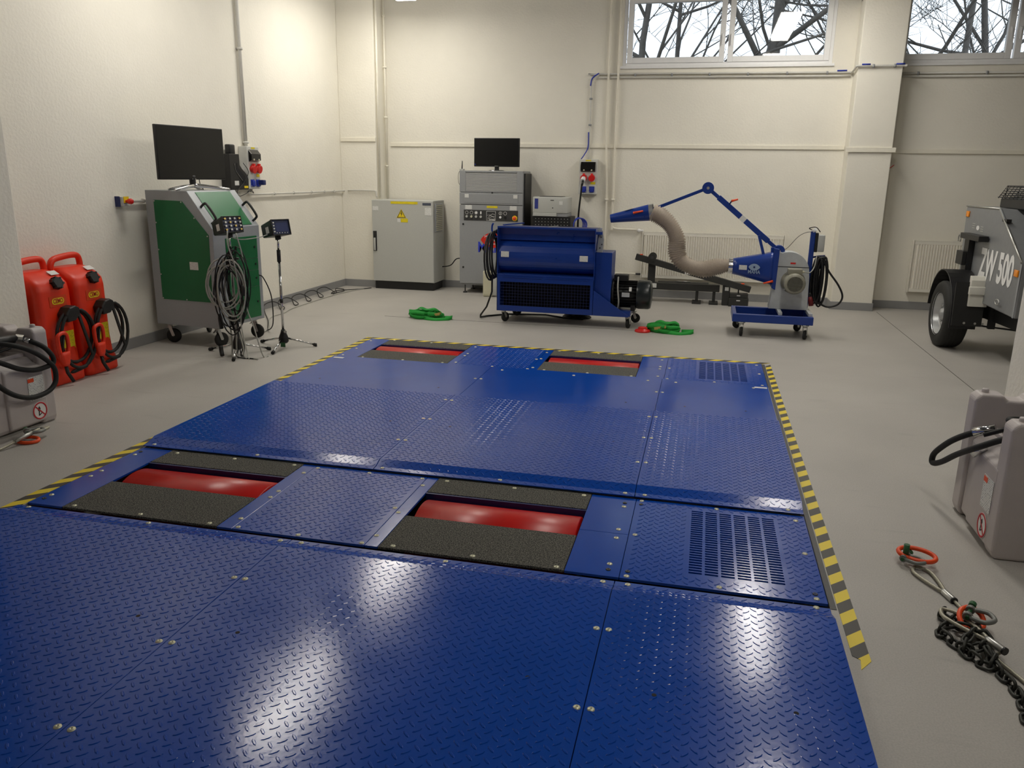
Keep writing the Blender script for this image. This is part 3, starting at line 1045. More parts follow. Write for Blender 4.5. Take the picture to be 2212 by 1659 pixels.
fi = MB()
a, b = loc2(TR, [(1.375, 4.228, .49), (1.46, 4.19, .53)])
fi.cyl(a, b, .024, .022, n=10)
fi.build('hose_fitting', M_CHROME, TR)
nozzle_at(TR, *loc2(TR, [(1.40, 4.16, .50), (1.82, 4.12, .69)]))
nd = MB()
a, b = loc2(TR, [(1.365, 4.165, .40), (1.41, 4.14, .45)])
nd.cyl(a, b, .024, .02, n=14)
nd.build('coupling', M_CHROME, TR)

TL = tank('grey portable fuel tank in front of the red fuel trolleys', (-4.70, 4.13, 0), math.pi)
hs = MB()
w = [(-4.33, 4.32, .585), (-4.27, 4.37, .535), (-4.25, 4.415, .465), (-4.245, 4.41, .415), (-4.25, 4.34, .40), (-4.25, 4.25, .402), (-4.26, 4.15, .432), (-4.27, 4.06, .48), (-4.32, 3.99, .53), (-4.42, 3.94, .58), (-4.45, 3.98, .62), (-4.36, 4.05, .615), (-4.26, 4.13, .59), (-4.245, 4.24, .536), (-4.24, 4.33, .469), (-4.235, 4.395, .399), (-4.235, 4.41, .336), (-4.235, 4.39, .275), (-4.235, 4.32, .236), (-4.235, 4.20, .23), (-4.235, 4.10, .26), (-4.24, 4.016, .313), (-4.245, 3.93, .40), (-4.29, 3.88, .5), (-4.42, 3.90, .56), (-4.6, 4.0, .57)]
hs.tube(catmull(loc2(TL, w), 6), 0.0165, 10)
hs.build('hose', M_RUBBER, TL)
fi = MB()
a, b, c_ = loc2(TL, [(-4.32, 4.322, .578), (-4.36, 4.312, .592), (-4.40, 4.29, .60)])
fi.cyl(a, b, .019, n=10)
fi.cyl(b, c_, .027, n=6, smooth=False)
fi.build('hose_fitting', M_CHROME, TL)
nozzle_at(TL, *loc2(TL, [(-4.42, 3.95, .60), (-4.39, 4.28, .605)]))

# ---- green measuring cabinet on castors: front faces +x, left side at y = 0
gc = thing('equipment_cabinet', 'green and grey equipment cabinet on castors against the wall', 'cabinet', (-5.294, 6.876, 0), math.radians(-6.5))
D, Wd, zb, zt = 0.765, 0.70, 0.20, 1.505
xt, zf = 0.50, 1.16
prof = [(0.0, zb), (D, zb), (D, zf), (xt, zt), (0.0, zt)]
MB().prism(prof, 0.0, Wd, 'y').build('body', M_GREY_FRAME, gc, 0.004)
sd = MB()
sd.prism([(0.10, 0.455), (0.705, 0.455), (0.72, 1.10), (0.435, 1.41), (0.10, 1.415)], -0.004, 0.002, 'y')
sp_ = sd.build('side_panel', M_GREEN, gc)
for x, z in [(0.11, 1.405), (0.11, 0.94), (0.11, 0.465), (0.695, 0.465), (0.40, .465), (0.708, 1.09), (0.43, 1.40), (0.57, 1.255), (0.11, .70), (0.11, 1.2)]:
    MB().cyl((x, -0.004, z), (x, -0.008, z), 0.007, n=8).build('screw', M_STEEL, sp_)
slab('inventory_label', M_LABEL, gc, (0.52, -0.0045, 0.80), X, Z, 0.10, 0.075)
# sloped top panel
sl = Vector((D - xt, 0, zf - zt))
sl.normalize()
nn = Vector((-sl.z, 0, sl.x))
if nn.z < 0: nn = -nn
cen = Vector(((D + xt) / 2, Wd / 2, (zf + zt) / 2))
slab('sloped_panel', M_GREEN, gc, cen + nn * 0.0005, Y, -sl, 0.50, 0.40, 0.004)
for yy in (0.045, Wd - 0.045):
    hdl = MB()
    p0, p1 = cen + sl * (-0.03), cen + sl * 0.16
    p0.y = p1.y = yy
    hdl.tube(catmull([p0, p0 + nn * 0.05, p0 + nn * 0.075 + sl * 0.025, p1 + nn * 0.075 - sl * 0.025, p1 + nn * 0.05, p1], 5), 0.012, 8)
    hdl.build('handle', M_BLACK, gc)
# front doors and drawers
for z0, z1, nm in [(0.235, 0.549, 'door'), (0.552, 0.717, 'drawer'), (0.720, 0.835, 'drawer'), (0.838, 1.06, 'door')]:
    dr = MB().box(D - 0.002, D + 0.006, 0.17, 0.645, z0, z1).build(nm, M_GREEN, gc, 0.002)
    MB().cyl((D + .006, 0.60, (z0 + z1) / 2), (D + .012, 0.60, (z0 + z1) / 2), .011, n=10).build('lock', M_BLACK, dr)
for x, y, rr in [(0.09, 0.07, 0.4), (0.67, 0.08, 1.2), (0.69, 0.62, 0.2), (0.09, 0.62, 2.0)]:
    caster(gc, x, y, zb, 0.072, rr, brake=True)

# ---- television on the cabinet
ty = math.atan2(0.174, 0.985)
tv = thing('television', 'large black flat television on the green cabinet', 'television', (-4.905, 7.10, 1.5065), -ty)
b = MB()
b.rbox(-0.018, 0.012, -0.43, 0.43, 0.10, 0.595, 0.006)
b.build('casing', M_BLACK, tv)
MB().box(0.012, 0.0135, -0.422, 0.422, 0.112, 0.587).build('screen', M_SCREEN, tv)
st = MB()
st.tube(catmull([(-.01, 0, .14), (-.01, 0, .06), (0.0, 0, .035)], 4), [.03] * 8 + [.03], 8)
st.build('neck', M_BLACK, tv)
for tipx, tipy in [(0.12, -0.36), (0.12, 0.36), (-0.13, -0.2), (-0.13, 0.2)]:
    lg = MB()
    lg.tube(catmull([(0, 0, .045), (tipx * .4, tipy * .35, .035), (tipx * .8, tipy * .75, .018), (tipx, tipy, .008)], 4), [.022, .021, .020, .019, .018, .017, .016, .015, .014, .013, .012, .011, .010], 8)
    lg.build('foot', M_CHROME, tv)
slab('brand_mark', M_STEEL, tv, (0.0136, 0.0, 0.1065), Y, Z, 0.05, 0.006, 0.0006)
cb = MB()
cb.tube(catmull([(-.02, .1, .25), (-.05, .13, .08), (-.04, .16, .01), (-.08, .2, .006), (-.16, .24, .006)], 5), .004, 6)
cb.build('cable', M_CABLE, tv)

# ---- handheld tester holder and socket box on the left wall
hd = thing('tester_holder', 'black moulded wall holder with a handset beside the television', 'holder', (WL, 8.29, 1.485))
o = MB()
o.prism([(0, 0), (.37, 0), (.375, .115), (.35, .17), (.25, .235), (.21, .275), (.205, .395), (0, .395)], 0.002, 0.12, 'x')
o.build('body', M_BLACK, hd, 0.006)
gv = MB()
gv.prism([(.11, .26), (.15, .30), (.17, .24), (.30, .15), (.31, .07), (.25, .07), (.13, .19)], 0.119, 0.123, 'x')
gv.build('recess_shade', M_HOLE, hd)  # flat dark shape; the groove's shade is put into its colour
eg = MB()
eg.tube(catmull([(0.124, .10, .29), (0.124, .11, .22), (0.124, .17, .16), (0.124, .245, .10)], 5), .0025, 5)
eg.build('edge', M_STEEL, hd)
hs_ = MB()
hs_.rbox(.03, .10, .06, .17, .38, .50, .015)
hs_.build('handset', M_BLACK, hd)
slab('label', M_LABEL, hd, (0.1215, .12, .075), Y, Z, 0.085, 0.05)
slab('tag', M_YPLAIN, hd, (0.1215, .31, .03), Y, Z, 0.08, 0.025)
sc_ = MB()
sc_.tube(catmull([(.12, .28, .30), (.15, .33, .20), (.13, .25, .08), (.13, .10, -.02), (.12, .16, -.07), (.11, .3, -.05), (.12, .38, -.02), (.13, .45, -.04), (.12, .40, .0), (.12, .34, -.03), (.12, .44, .0)], 6), .004, 6)
sc_.build('cord', M_CABLE, hd)

def socket_box(label, loc, rz, plugged):
    """Distribution box: back at y = 0 facing -y, 0.27 wide, 0.48 high."""
    t = thing('socket_box', label, 'socket box', loc, rz, 'electrical socket boxes')
    b = MB()
    b.box(-0.13, 0.13, -0.115, -0.002, 0.0, 0.485)
    b.build('casing', mat('light_grey_box', rgb(206, 206, 200), 0.5, noise=0.03), t, 0.008, 3)
    f = MB()
    f.prism([(-.115, .31), (-.155, .33), (-.155, .40), (-.115, .45)], -0.105, 0.105, 'x')
    f.build('breaker_cover', M_SCREEN, t, 0.004)
    for x in (-.055, .055):
        MB().cyl((x, -.15, .335), (x, -.160, .335), .011, n=10).build('cover_screw', M_BEIGE, t)
    slab('label', M_YELLOW, t, (0.0, -.1155, .467), X, Z, 0.08, 0.018)
    for i, x in enumerate((-.055, .06)):
        r = MB()
        r.cyl((x, -.115, .235), (x, -.15, .225), .043, n=18)
        r.cyl((x, -.15, .225), (x, -.165, .222), .046, n=18)
        r.rbox(x - .015, x + .015, -.165, -.13, .25, .29, .005)
        so = r.build('socket', M_REDSM, t)
        if plugged and i == 0:
            p = MB()
            p.cyl((x, -.165, .222), (x, -.215, .185), .034, n=16)
            p.build('plug', M_WHITE, so)
            p = MB()
            p.tube([(x, -.21, .19), (x, -.235, .16), (x - .01, -.235, .12)], .016, 10)
            p.build('plug_sleeve', M_BLACK, so)
    slab('label', M_YELLOW, t, (.075, -.1155, .155), X, Z, 0.07, 0.035)
    for x in (-.055, .062):
        r = MB()
        r.box(x - .038, x + .038, -.122, -.115, .025, .11)
        so = r.build('socket', M_BLUECOAT, t, 0.002)
        r = MB()
        r.rbox(x - .028, x + .028, -.145, -.12, .03, .10, .008)
        r.build('flap', M_BLUECOAT, so)
        for dx in (-.031, .031):
            MB().cyl((x + dx, -.122, .035), (x + dx, -.125, .035), .004, n=6).build('screw', M_WHITE, so)
    return t
sb1 = socket_box('grey socket box with red and blue sockets beside the black holder', (WL, 8.805, 1.49), math.radians(90), False)
b = MB()
b.rbox(.03, .095, -.21, -.14, .045, .105, .01)
b.build('plug', M_BLUE_DARK, sb1)
slab('warning_label', M_LABEL, sb1, (-.131, -.06, .25), -Y, Z, 0.05, 0.10)

es = thing('emergency_stop', 'small grey emergency stop box with a red knob on the left wall', 'switch', (WL, 6.60, 1.36))
MB().box(0.001, 0.075, -0.045, 0.045, 0.0, 0.085).build('casing', M_GREY_CAB, es, 0.004)
MB().box(0.001, 0.05, -0.055, -0.045, -.005, 0.09).build('back_plate', M_BLUE_DARK, es)
MB().box(0.075, 0.079, -0.03, 0.04, 0.03, 0.088).build('yellow_plate', M_YPLAIN, es)
k = MB()
k.lathe([(0, .07), (.022, .068), (.027, .055), (.024, .03), (.014, .025), (.012, 0)], (0.077, 0.0, .045), (1, 0, 0), 16)
k.build('knob', M_REDSM, es)

# ---- conduits on the left wall
def conduit(label, runs, r=0.014, clips=(), m=M_CONDUIT, cat='conduit', name='conduit', clipm=None, group=None):
    o = thing(name, label, cat, (0, 0, 0), group=group)
    for p in runs:
        MB().tube(p, r, 10).build('pipe', m, o)
    for c, d in clips:
        cc, dd = Vector(c), Vector(d)
        mb = MB()
        mb.cyl(cc - dd * 0.012, cc + dd * 0.012, r * 1.7, n=8)
        mb.build('clip', clipm or m, o)
    return o
xw = WL + 0.03
conduit('straight grey conduit running down the left wall to the socket box', [[(xw, 8.80, ZC), (xw, 8.80, 1.975)]], 0.022,
        [((xw, 8.80, z), Z) for z in (4.1, 3.05, 2.02)])
conduit('thin conduit running along the left wall from the socket box to the corner', [catmull([(xw, 8.78, 1.47), (xw, 8.80, 1.43), (xw, 9.0, 1.425), (xw, 10.2, 1.425), (xw, 11.36, 1.43), (-5.2, 11.39, 1.44), (-4.85, 11.39, 1.44), (-4.81, 11.39, 1.42), (-4.80, 11.395, 1.345)], 5)], 0.011,
        [((xw, y, 1.425), Y) for y in (9.4, 9.9, 10.4, 10.8, 11.1)])
conduit('short conduit from the emergency stop to behind the green cabinet', [[(xw, 6.65, 1.40), (xw, 8.2, 1.40), (xw, 8.6, 1.44)]], 0.013, [((xw, 6.9, 1.40), Y)])
o = conduit('pair of tall grey conduits in the back corner beside the pilaster', [[(-4.772, 11.46, 1.33), (-4.772, 11.46, ZC)], [(-4.765, 11.74, 1.33), (-4.765, 11.74, ZC)]], 0.017,
        [((-4.765, 11.74, z), Z) for z in (3.9, 3.2, 2.5, 1.8)], m=M_PIPE)

# ---- measuring instruments on tripods
def tripod(label, cx, cy, feet, top, yaw, lit):
    t = thing('instrument_stand', label, 'instrument stand', (cx, cy, 0), group='measuring instruments on tripods')
    hub = MB()
    hub.lathe([(0, .185), (.02, .185), (.026, .16), (.045, .11), (.05, .07), (.035, .05), (0, .05)], (0, 0, 0), (0, 0, 1), 14)
    hub.build('hub', M_BLACK, t)
    MB().cyl((.03, -.03, .17), (.055, -.055, .175), .014, n=8).build('clamp_knob', M_CHROME, t)
    for fx, fy in feet:
        d = Vector((fx - cx, fy - cy, 0))
        u = d.normalized()
        lg = MB().tube([u * .03 + Z * .10, d + Z * .018], .0095, 8).build('leg', M_CHROME, t)
        e = MB()
        e.tube([d * .92 + Z * .024, d + Z * .017, d * 1.03 + Z * .017], .0165, 10)
        e.build('foot', M_RUBBER, lg)
    MB().cyl((0, 0, .16), (0, 0, top - .20), .013, n=10).build('pole', M_CHROME, t)
    MB().cyl((0, 0, .45), (0, 0, .49), .017, n=8).build('collar', M_BLACK, t)
    MB().cyl((0, 0, top - .21), (0, 0, top - .095), .019, n=10).build('grip', M_BLACK, t)
    MB().cyl((0, 0, top - .095), (0, 0, top + .03), .010, n=8).build('upper_pole', M_CHROME, t)
    # instrument head: face towards +x in head space, tilted up
    hd = thing('head', None, None, (0, 0, top + 0.02))
    hd.parent = t
    hd.rotation_euler = (0, math.radians(-14), yaw)
    w2, h2 = 0.098, 0.075
    b = MB()
    rg = []
    for x, k in ((-.13, .80), (-.125, .84), (.055, .98), (.075, 1.0), (.085, 1.0)):
        rg.append([(x, p[0], p[1] + .085) for p in [(q[0], q[1]) for q in ring(0, 0, 2 * w2 * k, 2 * h2 * k, .014, 0, 4)]])
    loft(b, rg)
    b.rbox(-.02, .03, -.02, .02, -.02, .02, .006)
    b.build('casing', M_BLACK, hd)
    rim = MB()
    rim.grid_plate([-w2, -w2 + .01, w2 - .01, w2], [.01, .02, .15, .16], .083, .098, lambda x, y: abs(x) < w2 - .01 and .02 < y < .15)
    rim.v = [(z, x, y) for x, y, z in rim.v]
    rim.build('bezel', M_BLACK, hd, 0.003)
    pm = mat('instrument_face', rgb(44, 52, 86), 0.35, noise=0.05) if not lit else mat('instrument_display', rgb(52, 60, 92), 0.25, noise=0.05)
    MB().box(.084, .087, -w2 + .011, w2 - .011, .021, .149).build('face', pm, hd)
    if lit:
        MB().box(.087, .0885, -.05, .07, .045, .13).build('display', mat('blue_display', rgb(66, 74, 112), 0.2, noise=0.04), hd)
        for k in range(4):
            MB().cyl((.086, -.073, .045 + .028 * k), (.093, -.073, .045 + .028 * k), .008, n=8).build('button', M_STEEL, hd)
        for k in range(5):
            MB().cyl((.086, -.05 + .028 * k, .033), (.091, -.05 + .028 * k, .033), .005, n=6).build('button', M_STEEL, hd)
    else:
        for i in range(4):
            for j in range(4):
                MB().cyl((.086, -.072 + .048 * i, .036 + .033 * j), (.112, -.072 + .048 * i, .036 + .033 * j), .009, n=8).build('connector', M_BRASS if (i + j) % 3 == 0 else M_STEEL, hd)
    slab('label', M_LABEL, hd, (.0, -.0955, .075), X, Z, 0.055, 0.06)
    return t
t1 = tripod('tripod stand with a connector box and hanging cable coils by the green cabinet', -4.26, 6.64, [(-4.594, 6.694), (-4.132, 6.361), (-4.066, 6.885)], 1.10, math.radians(-28), False)
t2 = tripod('tripod stand with a blue display box nearer the deck, without cables', -3.99, 7.03, [(-3.941, 6.725), (-3.719, 7.178), (-4.318, 7.178)], 1.06, math.radians(-30), True)
MB().box(.02, .07, -.10, -.097, .03, .075).build('tag', M_GREENPIN, t2)

# cable coils hung on the first stand
rnd = random.Random(7)
ct = thing('cable_bundle', 'grey and black cable coils hanging on the tripod stand', 'cable', (-4.26, 6.64, 0))
hk = MB()
hk.tube([(-.02, 0, .88), (.0, -.05, .90), (.02, -.10, .905)], .012, 8)
hk.tube([(0.0, 0, .905), (.07, .02, .91)], .010, 8)
hk.build('hook', M_BLACK, ct)
def coil(m, r, turns, cx, cz, rx, rzz, yo, jit):
    pts = []
    for k in range(turns):
        a, b, c_, d_ = (rnd.uniform(-jit, jit) for _ in range(4))
        pts += ellipse_pts((cx + a * .5, yo - .008 * k + b * .3, cz + c_ - (rzz)), (math.cos(.24), math.sin(.24), 0), Z, rx * (1 + d_), rzz * (1 + a), 90, 445, 24)
    mb = MB()
    mb.tube(pts, r, 6)
    mb.build('coil', m, ct)
coil(M_WIRE_GREY, .0075, 3, -.015, .905, .155, .205, -.10, .05)
coil(M_WIRE_GREY, .0075, 2, .05, .90, .13, .26, -.12, .05)
coil(M_CABLE, .0065, 6, .03, .90, .12, .30, -.06, .10)
coil(M_CABLE, .005, 5, .06, .90, .11, .25, -.03, .12)
for i in range(9):
    mb = MB()
    x0, x1 = rnd.uniform(-.08, .12), rnd.uniform(-.06, .18)
    mb.tube(catmull([(rnd.uniform(-.02, .05), -.06, .88), (x0, -.07 + rnd.uniform(-.03, .03), .62), (x0 * .5 + x1 * .5, -.06, .35), (x1, -.09 + rnd.uniform(-.05, .05), .10), (x1 + .02, -.12, .012), (x1 + rnd.uniform(.05, .2), -.16, .008)], 6), .0055 if i % 3 else .0075, 6)
    mb.build('lead', M_CABLE if i % 3 else M_WIRE_GREY, ct)
for x, y, z, l in [(-.11, -.10, .60, .12), (-.10, -.1, .40, .14), (.15, -.08, .68, .1)]:
    mb = MB()
    mb.tube([(x, y, z), (x + .005, y, z - l * .3), (x + .01, y, z - l)], [.014, .022, .018], 8)
    mb.build('plug', M_BLACK, ct)
mb = MB()
mb.tube(catmull([(.06, -.12, 1.17), (.08, -.16, 1.05), (.11, -.12, .85), (.12, -.08, .5), (.12, -.10, .3), (.19, -.15, .08), (.24, -.20, .012)], 6), .006, 6)
mb.build('lead', M_WIRE_GREY, ct)
mb = MB()
mb.tube(catmull([(.12, -.08, 1.15), (.16, -.06, .9), (.16, -.06, .5), (.22, -.06, .3), (.30, -.06, .02), (.33, -.02, .008)], 6), .006, 6)
mb.build('lead', M_WIRE_GREY, ct)
mb = MB()
mb.tube(catmull([(-.10, -.12, .10), (-.09, -.13, .05), (-.07, -.15, .015)], 3), .02, 8)
mb.build('plug', M_BLACK, ct)
lk = MB()
lk.tube(catmull([(-4.33, 6.64, 1.14), (-4.22, 6.72, 1.08), (-4.10, 6.85, 1.09), (-4.05, 6.98, 1.115)], 6), .005, 6)
tag(lk.build('link_cable', M_WIRE_GREY), 'pale cable drooping between the two instrument boxes', 'cable')

# looping cable on the floor along the left wall
pts = [(-4.462, 7.43, .66), (-4.43, 7.47, .62), (-4.40, 7.55, .42), (-4.44, 7.62, .12), (-4.6, 7.78, .01), (-4.9, 8.3, .01)]
n = 5
for k in range(n):
    y = 8.75 + 0.36 * k
    pts += [(-5.20, y, .012), (-5.30, y + .16, .075), (-5.28, y + .36, .09), (-5.16, y + .40, .02), (-5.12, y + .28, .012)]
pts += [(-5.15, 10.65, .012), (-5.26, 10.85, .03), (-5.18, 10.95, .012), (-5.10, 10.75, .012), (-5.16, 10.5, .012), (-5.2, 10.8, .012), (-4.98, 11.05, .01), (-4.86, 11.24, .01)]
fc = MB()
fc.tube(catmull(pts, 6), .006, 6)
tag(fc.build('power_cable', M_CABLE), 'black looping cable on the floor from the green cabinet to the light grey cabinet', 'cable')
fc = MB()
fc.tube(catmull([(-4.55, 7.45, .008), (-4.64, 7.86, .008), (-4.96, 8.46, .008), (-4.99, 8.85, .008), (-5.06, 9.25, .008), (-5.07, 10.38, .008), (-5.0, 10.9, .008), (-4.90, 11.2, .008)], 6), .005, 6)
tag(fc.build('power_cable', M_WIRE_GREY), 'thin grey cable on the floor beside the looping black one', 'cable')
# ---------------------------------------------------------------- along the back wall
# ---- light grey electrical cabinet
ec = thing('electrical_cabinet', 'light grey electrical cabinet on a black plinth in the back corner', 'cabinet', (-4.355, 11.28, 0))
MB().box(-.46, .46, .02, .46, 0.0, .115).build('plinth', M_BLACK, ec, 0.003)
MB().box(-.48, .48, .022, .50, .115, 1.315).build('body', M_GREY_CAB, ec, 0.006)
dr = MB().box(-.478, .478, 0.0, .020, .12, 1.31).build('door', M_GREY_CAB, ec, 0.005)
MB().rbox(-.465, -.41, -.012, 0.0, .565, .86, .005).build('handle_plate', M_BLACK, dr)
MB().rbox(-.452, -.425, -.03, -.012, .575, .76, .005).build('handle', M_GREY_CAB, dr)
slab('warning_strip', M_YELLOW, ec, (.03, -.001, 1.278), X, Z, .42, .035)
slab('label', M_LABEL, ec, (-.42, -.001, 1.19), X, Z, .09, .06)
slab('label', M_LABEL, ec, (.40, -.001, 1.16), X, Z, .10, .11)
slab('dark_label', mat('dark_label', rgb(70, 76, 92), .6, noise=.05), ec, (.38, -.001, 1.265), X, Z, .13, .035)
tri = MB()
tri.prism([(-.075, 0), (.075, 0), (0, .13)], -.0025, -.0005, 'y')
tr_ = tri.build('hazard_sign', M_YPLAIN, ec, loc=(-.015, 0, 1.06))
e_ = MB()
for a, b in (((-.062, .008), (.062, .008)), ((.062, .008), (0, .115)), ((0, .115), (-.062, .008))):
    e_.bar((a[0], -.003, a[1]), (b[0], -.003, b[1]), .001, .007, up=(0, 1, 0)) if False else e_.tube([(a[0], -.003, a[1]), (b[0], -.003, b[1])], .0035, 5)
e_.build('sign_border', M_BLACK, tr_)
bl = MB()
bl.prism([(.006, .095), (-.014, .055), (.001, .055), (-.006, .02), (.016, .062), (.002, .062), (.012, .095)], -.004, -.002, 'y')
bl.build('flash_symbol', M_BLACK, tr_)
slab('small_label', M_LABEL, ec, (-.055, -.001, 1.025), X, Z, .05, .055)
slab('small_label', M_YELLOW, ec, (.03, -.001, 1.025), X, Z, .11, .055)
vt = MB().rbox(.48, .50, .06, .36, .86, 1.27, .004).build('ventilation_grille', M_GREY_RACK, ec)  # darker grey backing paints the shade in the gaps between slats
for k in range(14):
    MB().prism([(.075, .885 + .027 * k), (.345, .885 + .027 * k), (.345, .897 + .027 * k), (.075, .897 + .027 * k)], .50, .508, 'x').build('slat', M_BEIGE, vt)

# ---- grey measuring rack
rk = thing('control_rack', 'tall grey control rack with a roller shutter and black control panel', 'control cabinet', (-3.005, 11.27, 0))
MB().box(-.455, .455, .02, .53, .12, 1.75).build('body', M_GREY_RACK, rk, 0.006)
MB().box(.455, .475, .10, .53, .12, 1.72).build('side_panel', M_BLACK, rk, 0.01)
MB().box(-.465, .465, -.005, .02, .145, 1.275).build('door', M_GREY_RACK, rk, 0.004)
MB().box(-.465, .465, -.01, .022, 1.283, 1.445).build('drawer', M_GREY_RACK, rk, 0.005)
ins = MB()
ins.box(-.40, .40, -.014, -.009, 1.305, 1.425)
ins.build('drawer_front', M_GREY_RACK, rk, 0.004)
fr = MB()
fr.box(-.465, -.375, -.005, .02, 1.452, 1.75)
fr.box(.375, .465, -.005, .02, 1.452, 1.75)
fr.box(-.375, .375, -.005, .02, 1.725, 1.75)
fr.box(-.375, .375, -.005, .02, 1.452, 1.465)
fr.build('shutter_frame', M_GREY_RACK, rk, 0.004)
for k in range(17):
    z = 1.468 + k * .0148
    MB().prism([(.004, z), (.0, z + .003), (.0, z + .011), (.004, z + .0135), (.02, z + .0135), (.02, z)], -.375, .375, 'x').build('slat', M_GREY_RACK2, rk)
MB().cyl((.02, -.006, 1.448), (.02, -.014, 1.448), .012, n=10).build('lock', M_BLACK, rk)
for z in (.38, 1.0):
    MB().cyl((-.41, -.004, z), (-.41, -.012, z), .014, n=10).build('lock', M_BLACK, rk)
MB().box(-.40, .40, -.010, -.004, 1.055, 1.205).build('control_panel', mat('panel_charcoal', rgb(52, 52, 52), .5, noise=.04), rk, 0.002)
yp = -.0105
for k, x in enumerate((-.355, -.285, -.215, -.145)):
    b = MB()
    b.torus((x, yp - .001, 1.165), (0, 1, 0), .021, .002, 18, 5) if k != 3 else b.rbox(x - .010, x + .010, yp - .003, yp, 1.145, 1.185, .001)
    if k == 2:
        b.cyl((x, yp, 1.165), (x, yp - .002, 1.165), .016, n=12)
    b.build('symbol', M_WHITEINK, rk)
    b = MB()
    b.cyl((x, yp, 1.11), (x, yp - .014, 1.11), .018, .016, n=14)
    b.build('button', M_GREY_CAB if k != 1 else M_BEIGE, rk)
fb = MB()
for p in ([(-.06, 1.062), (.072, 1.062), (.072, 1.19), (-.06, 1.19)],):
    for i in range(4):
        a, b2 = p[i], p[(i + 1) % 4]
        fb.tube([(a[0], yp - .001, a[1]), (b2[0], yp - .001, b2[1])], .0022, 5)
fb.tube([(-.05, yp - .001, 1.09), (-.01, yp - .001, 1.13), (.03, yp - .001, 1.155), (.065, yp - .001, 1.14)], .002, 5)
fb.tube([(-.05, yp - .001, 1.135), (-.01, yp - .001, 1.14), (.03, yp - .001, 1.115), (.065, yp - .001, 1.095)], .002, 5)
fb.tube([(-.05, yp - .001, 1.075), (0, yp - .001, 1.11), (.03, yp - .001, 1.12), (.065, yp - .001, 1.12)], .002, 5)
fb.build('graph_emblem', M_WHITEINK, rk)
text_mesh('DYNO', .032, M_WHITEINK, 'lettering', rk, frame_matrix((.022, yp - .001, 1.073), X, Z), width=.085, bold=.0006)
for x, kind in ((.145, 1), (.215, 0)):
    b = MB()
    b.torus((x, yp - .001, 1.165), (0, 1, 0), .022, .0022, 20, 5)
    if kind:
        b.rbox(x - .003, x + .003, yp - .002, yp, 1.152, 1.178, .0008)
    b.build('symbol', M_WHITEINK, rk)
    b = MB()
    b.cyl((x, yp, 1.11), (x, yp - .014, 1.11), .016, n=14)
    b.build('button', M_WHITE if kind else M_BLACK, rk)
b = MB()
b.cyl((.355, yp, 1.10), (.355, yp - .004, 1.10), .038, n=20)
es_ = b.build('stop_plate', M_YPLAIN, rk)
b = MB()
b.lathe([(0, .035), (.022, .034), (.027, .026), (.024, .01), (.015, 0)], (.355, yp - .003, 1.10), (0, -1, 0), 18)
b.build('stop_button', M_ORANGE, es_)
for x, z, w, h in ((-.355, 1.40, .06, .05), (.36, 1.40, .06, .05), (-.33, 1.24, .10, .06), (.33, 1.24, .10, .06)):
    slab('label', M_LABEL, rk, (x, -.0145 if z > 1.3 else -.0055, z), X, Z, w, h)
slab('yellow_label', M_YELLOW, rk, (.02, -.0055, 1.25), X, Z, .16, .03)
# emblem on the door: red lens over blue block letters
lens = [(.19 * math.cos(math.radians(a)), .11 * math.copysign(1, math.sin(math.radians(a))) * (1 - math.cos(math.radians(a)) ** 2) ** .8) for a in range(0, 360, 10)]
em = MB()
em.prism([(x + .045, z + .785) for x, z in lens], -.009, -.006, 'y')
eo = em.build('emblem', mat('emblem_red', rgb(214, 36, 16), .5, noise=.03), rk)
text_mesh('Maschinenbau', .05, M_WHITEINK, 'lettering', eo, frame_matrix((.045, -.0095, .83), X, Z), width=.26)
text_mesh('Haldenwang', .05, M_WHITEINK, 'lettering', eo, frame_matrix((.045, -.0095, .732), X, Z), width=.24)
text_mesh('A', .08, M_WHITEINK, 'lettering', eo, frame_matrix((.06, -.0095, .78), X, Z), bold=.002)
text_mesh('MAHA', .21, mat('emblem_blue', rgb(44, 60, 190), .5, noise=.03), 'lettering', rk, frame_matrix((.045, -.0065, .672), X, Z), width=.47, bold=.004)
for x, y in ((-.40, .06), (.40, .06), (-.40, .48), (.40, .48)):
    f = MB()
    f.cyl((x, y, 0), (x, y, .02), .035, .025, n=14)
    f.cyl((x, y, .02), (x, y, .125), .009, n=8)
    f.build('foot', M_DARKGREY, rk)
MB().cyl((-.475, .10, 1.12), (-.455, .10, 1.12), .03, n=12).build('main_switch', M_REDSM, rk)

an = thing('wireless_aerial', 'small black aerial standing on the corner of the grey control rack', 'aerial', (-3.455, 11.34, 1.751))
MB().rbox(-.03, .03, -.03, .03, 0, .02, .004).build('base', M_GREY_CAB, an)
MB().cyl((0, 0, .02), (.004, 0, .13), .009, .006, n=8).build('rod', M_BLACK, an)
cw = MB()
cw.tube(catmull([(-.025, 0, .01), (-.05, -.02, -.06), (-.045, -.03, -.16), (-.03, -.02, -.2)], 5), .003, 5)
cw.build('lead', M_CABLE, an)

mo = thing('monitor', 'black computer monitor on the grey control rack', 'monitor', (-2.945, 11.36, 1.751))
MB().rbox(-.33, .33, -.03, .015, .055, .445, .008).build('casing', M_BLACK, mo)
MB().box(-.318, .318, -.0315, -.03, .075, .435).build('screen', M_SCREEN, mo)
MB().box(-.03, .03, -.012, .012, .008, .07).build('neck', M_BLACK, mo)
bs = MB()
bs.lathe([(0, .014), (.06, .012), (.095, .006), (.10, 0)], (0, 0, 0), (0, 0, 1), 28)
bs.v = [(x * 1.3, y * .8, z) for x, y, z in bs.v]
bs.build('base', M_CHROME, mo)
slab('brand_mark', M_STEEL, mo, (.0, -.0305, .065), X, Z, .05, .006, .0006)
slab('sticker', M_BLUECOAT, mo, (-.31, -.0322, .085), X, Z, .012, .012, .0006)

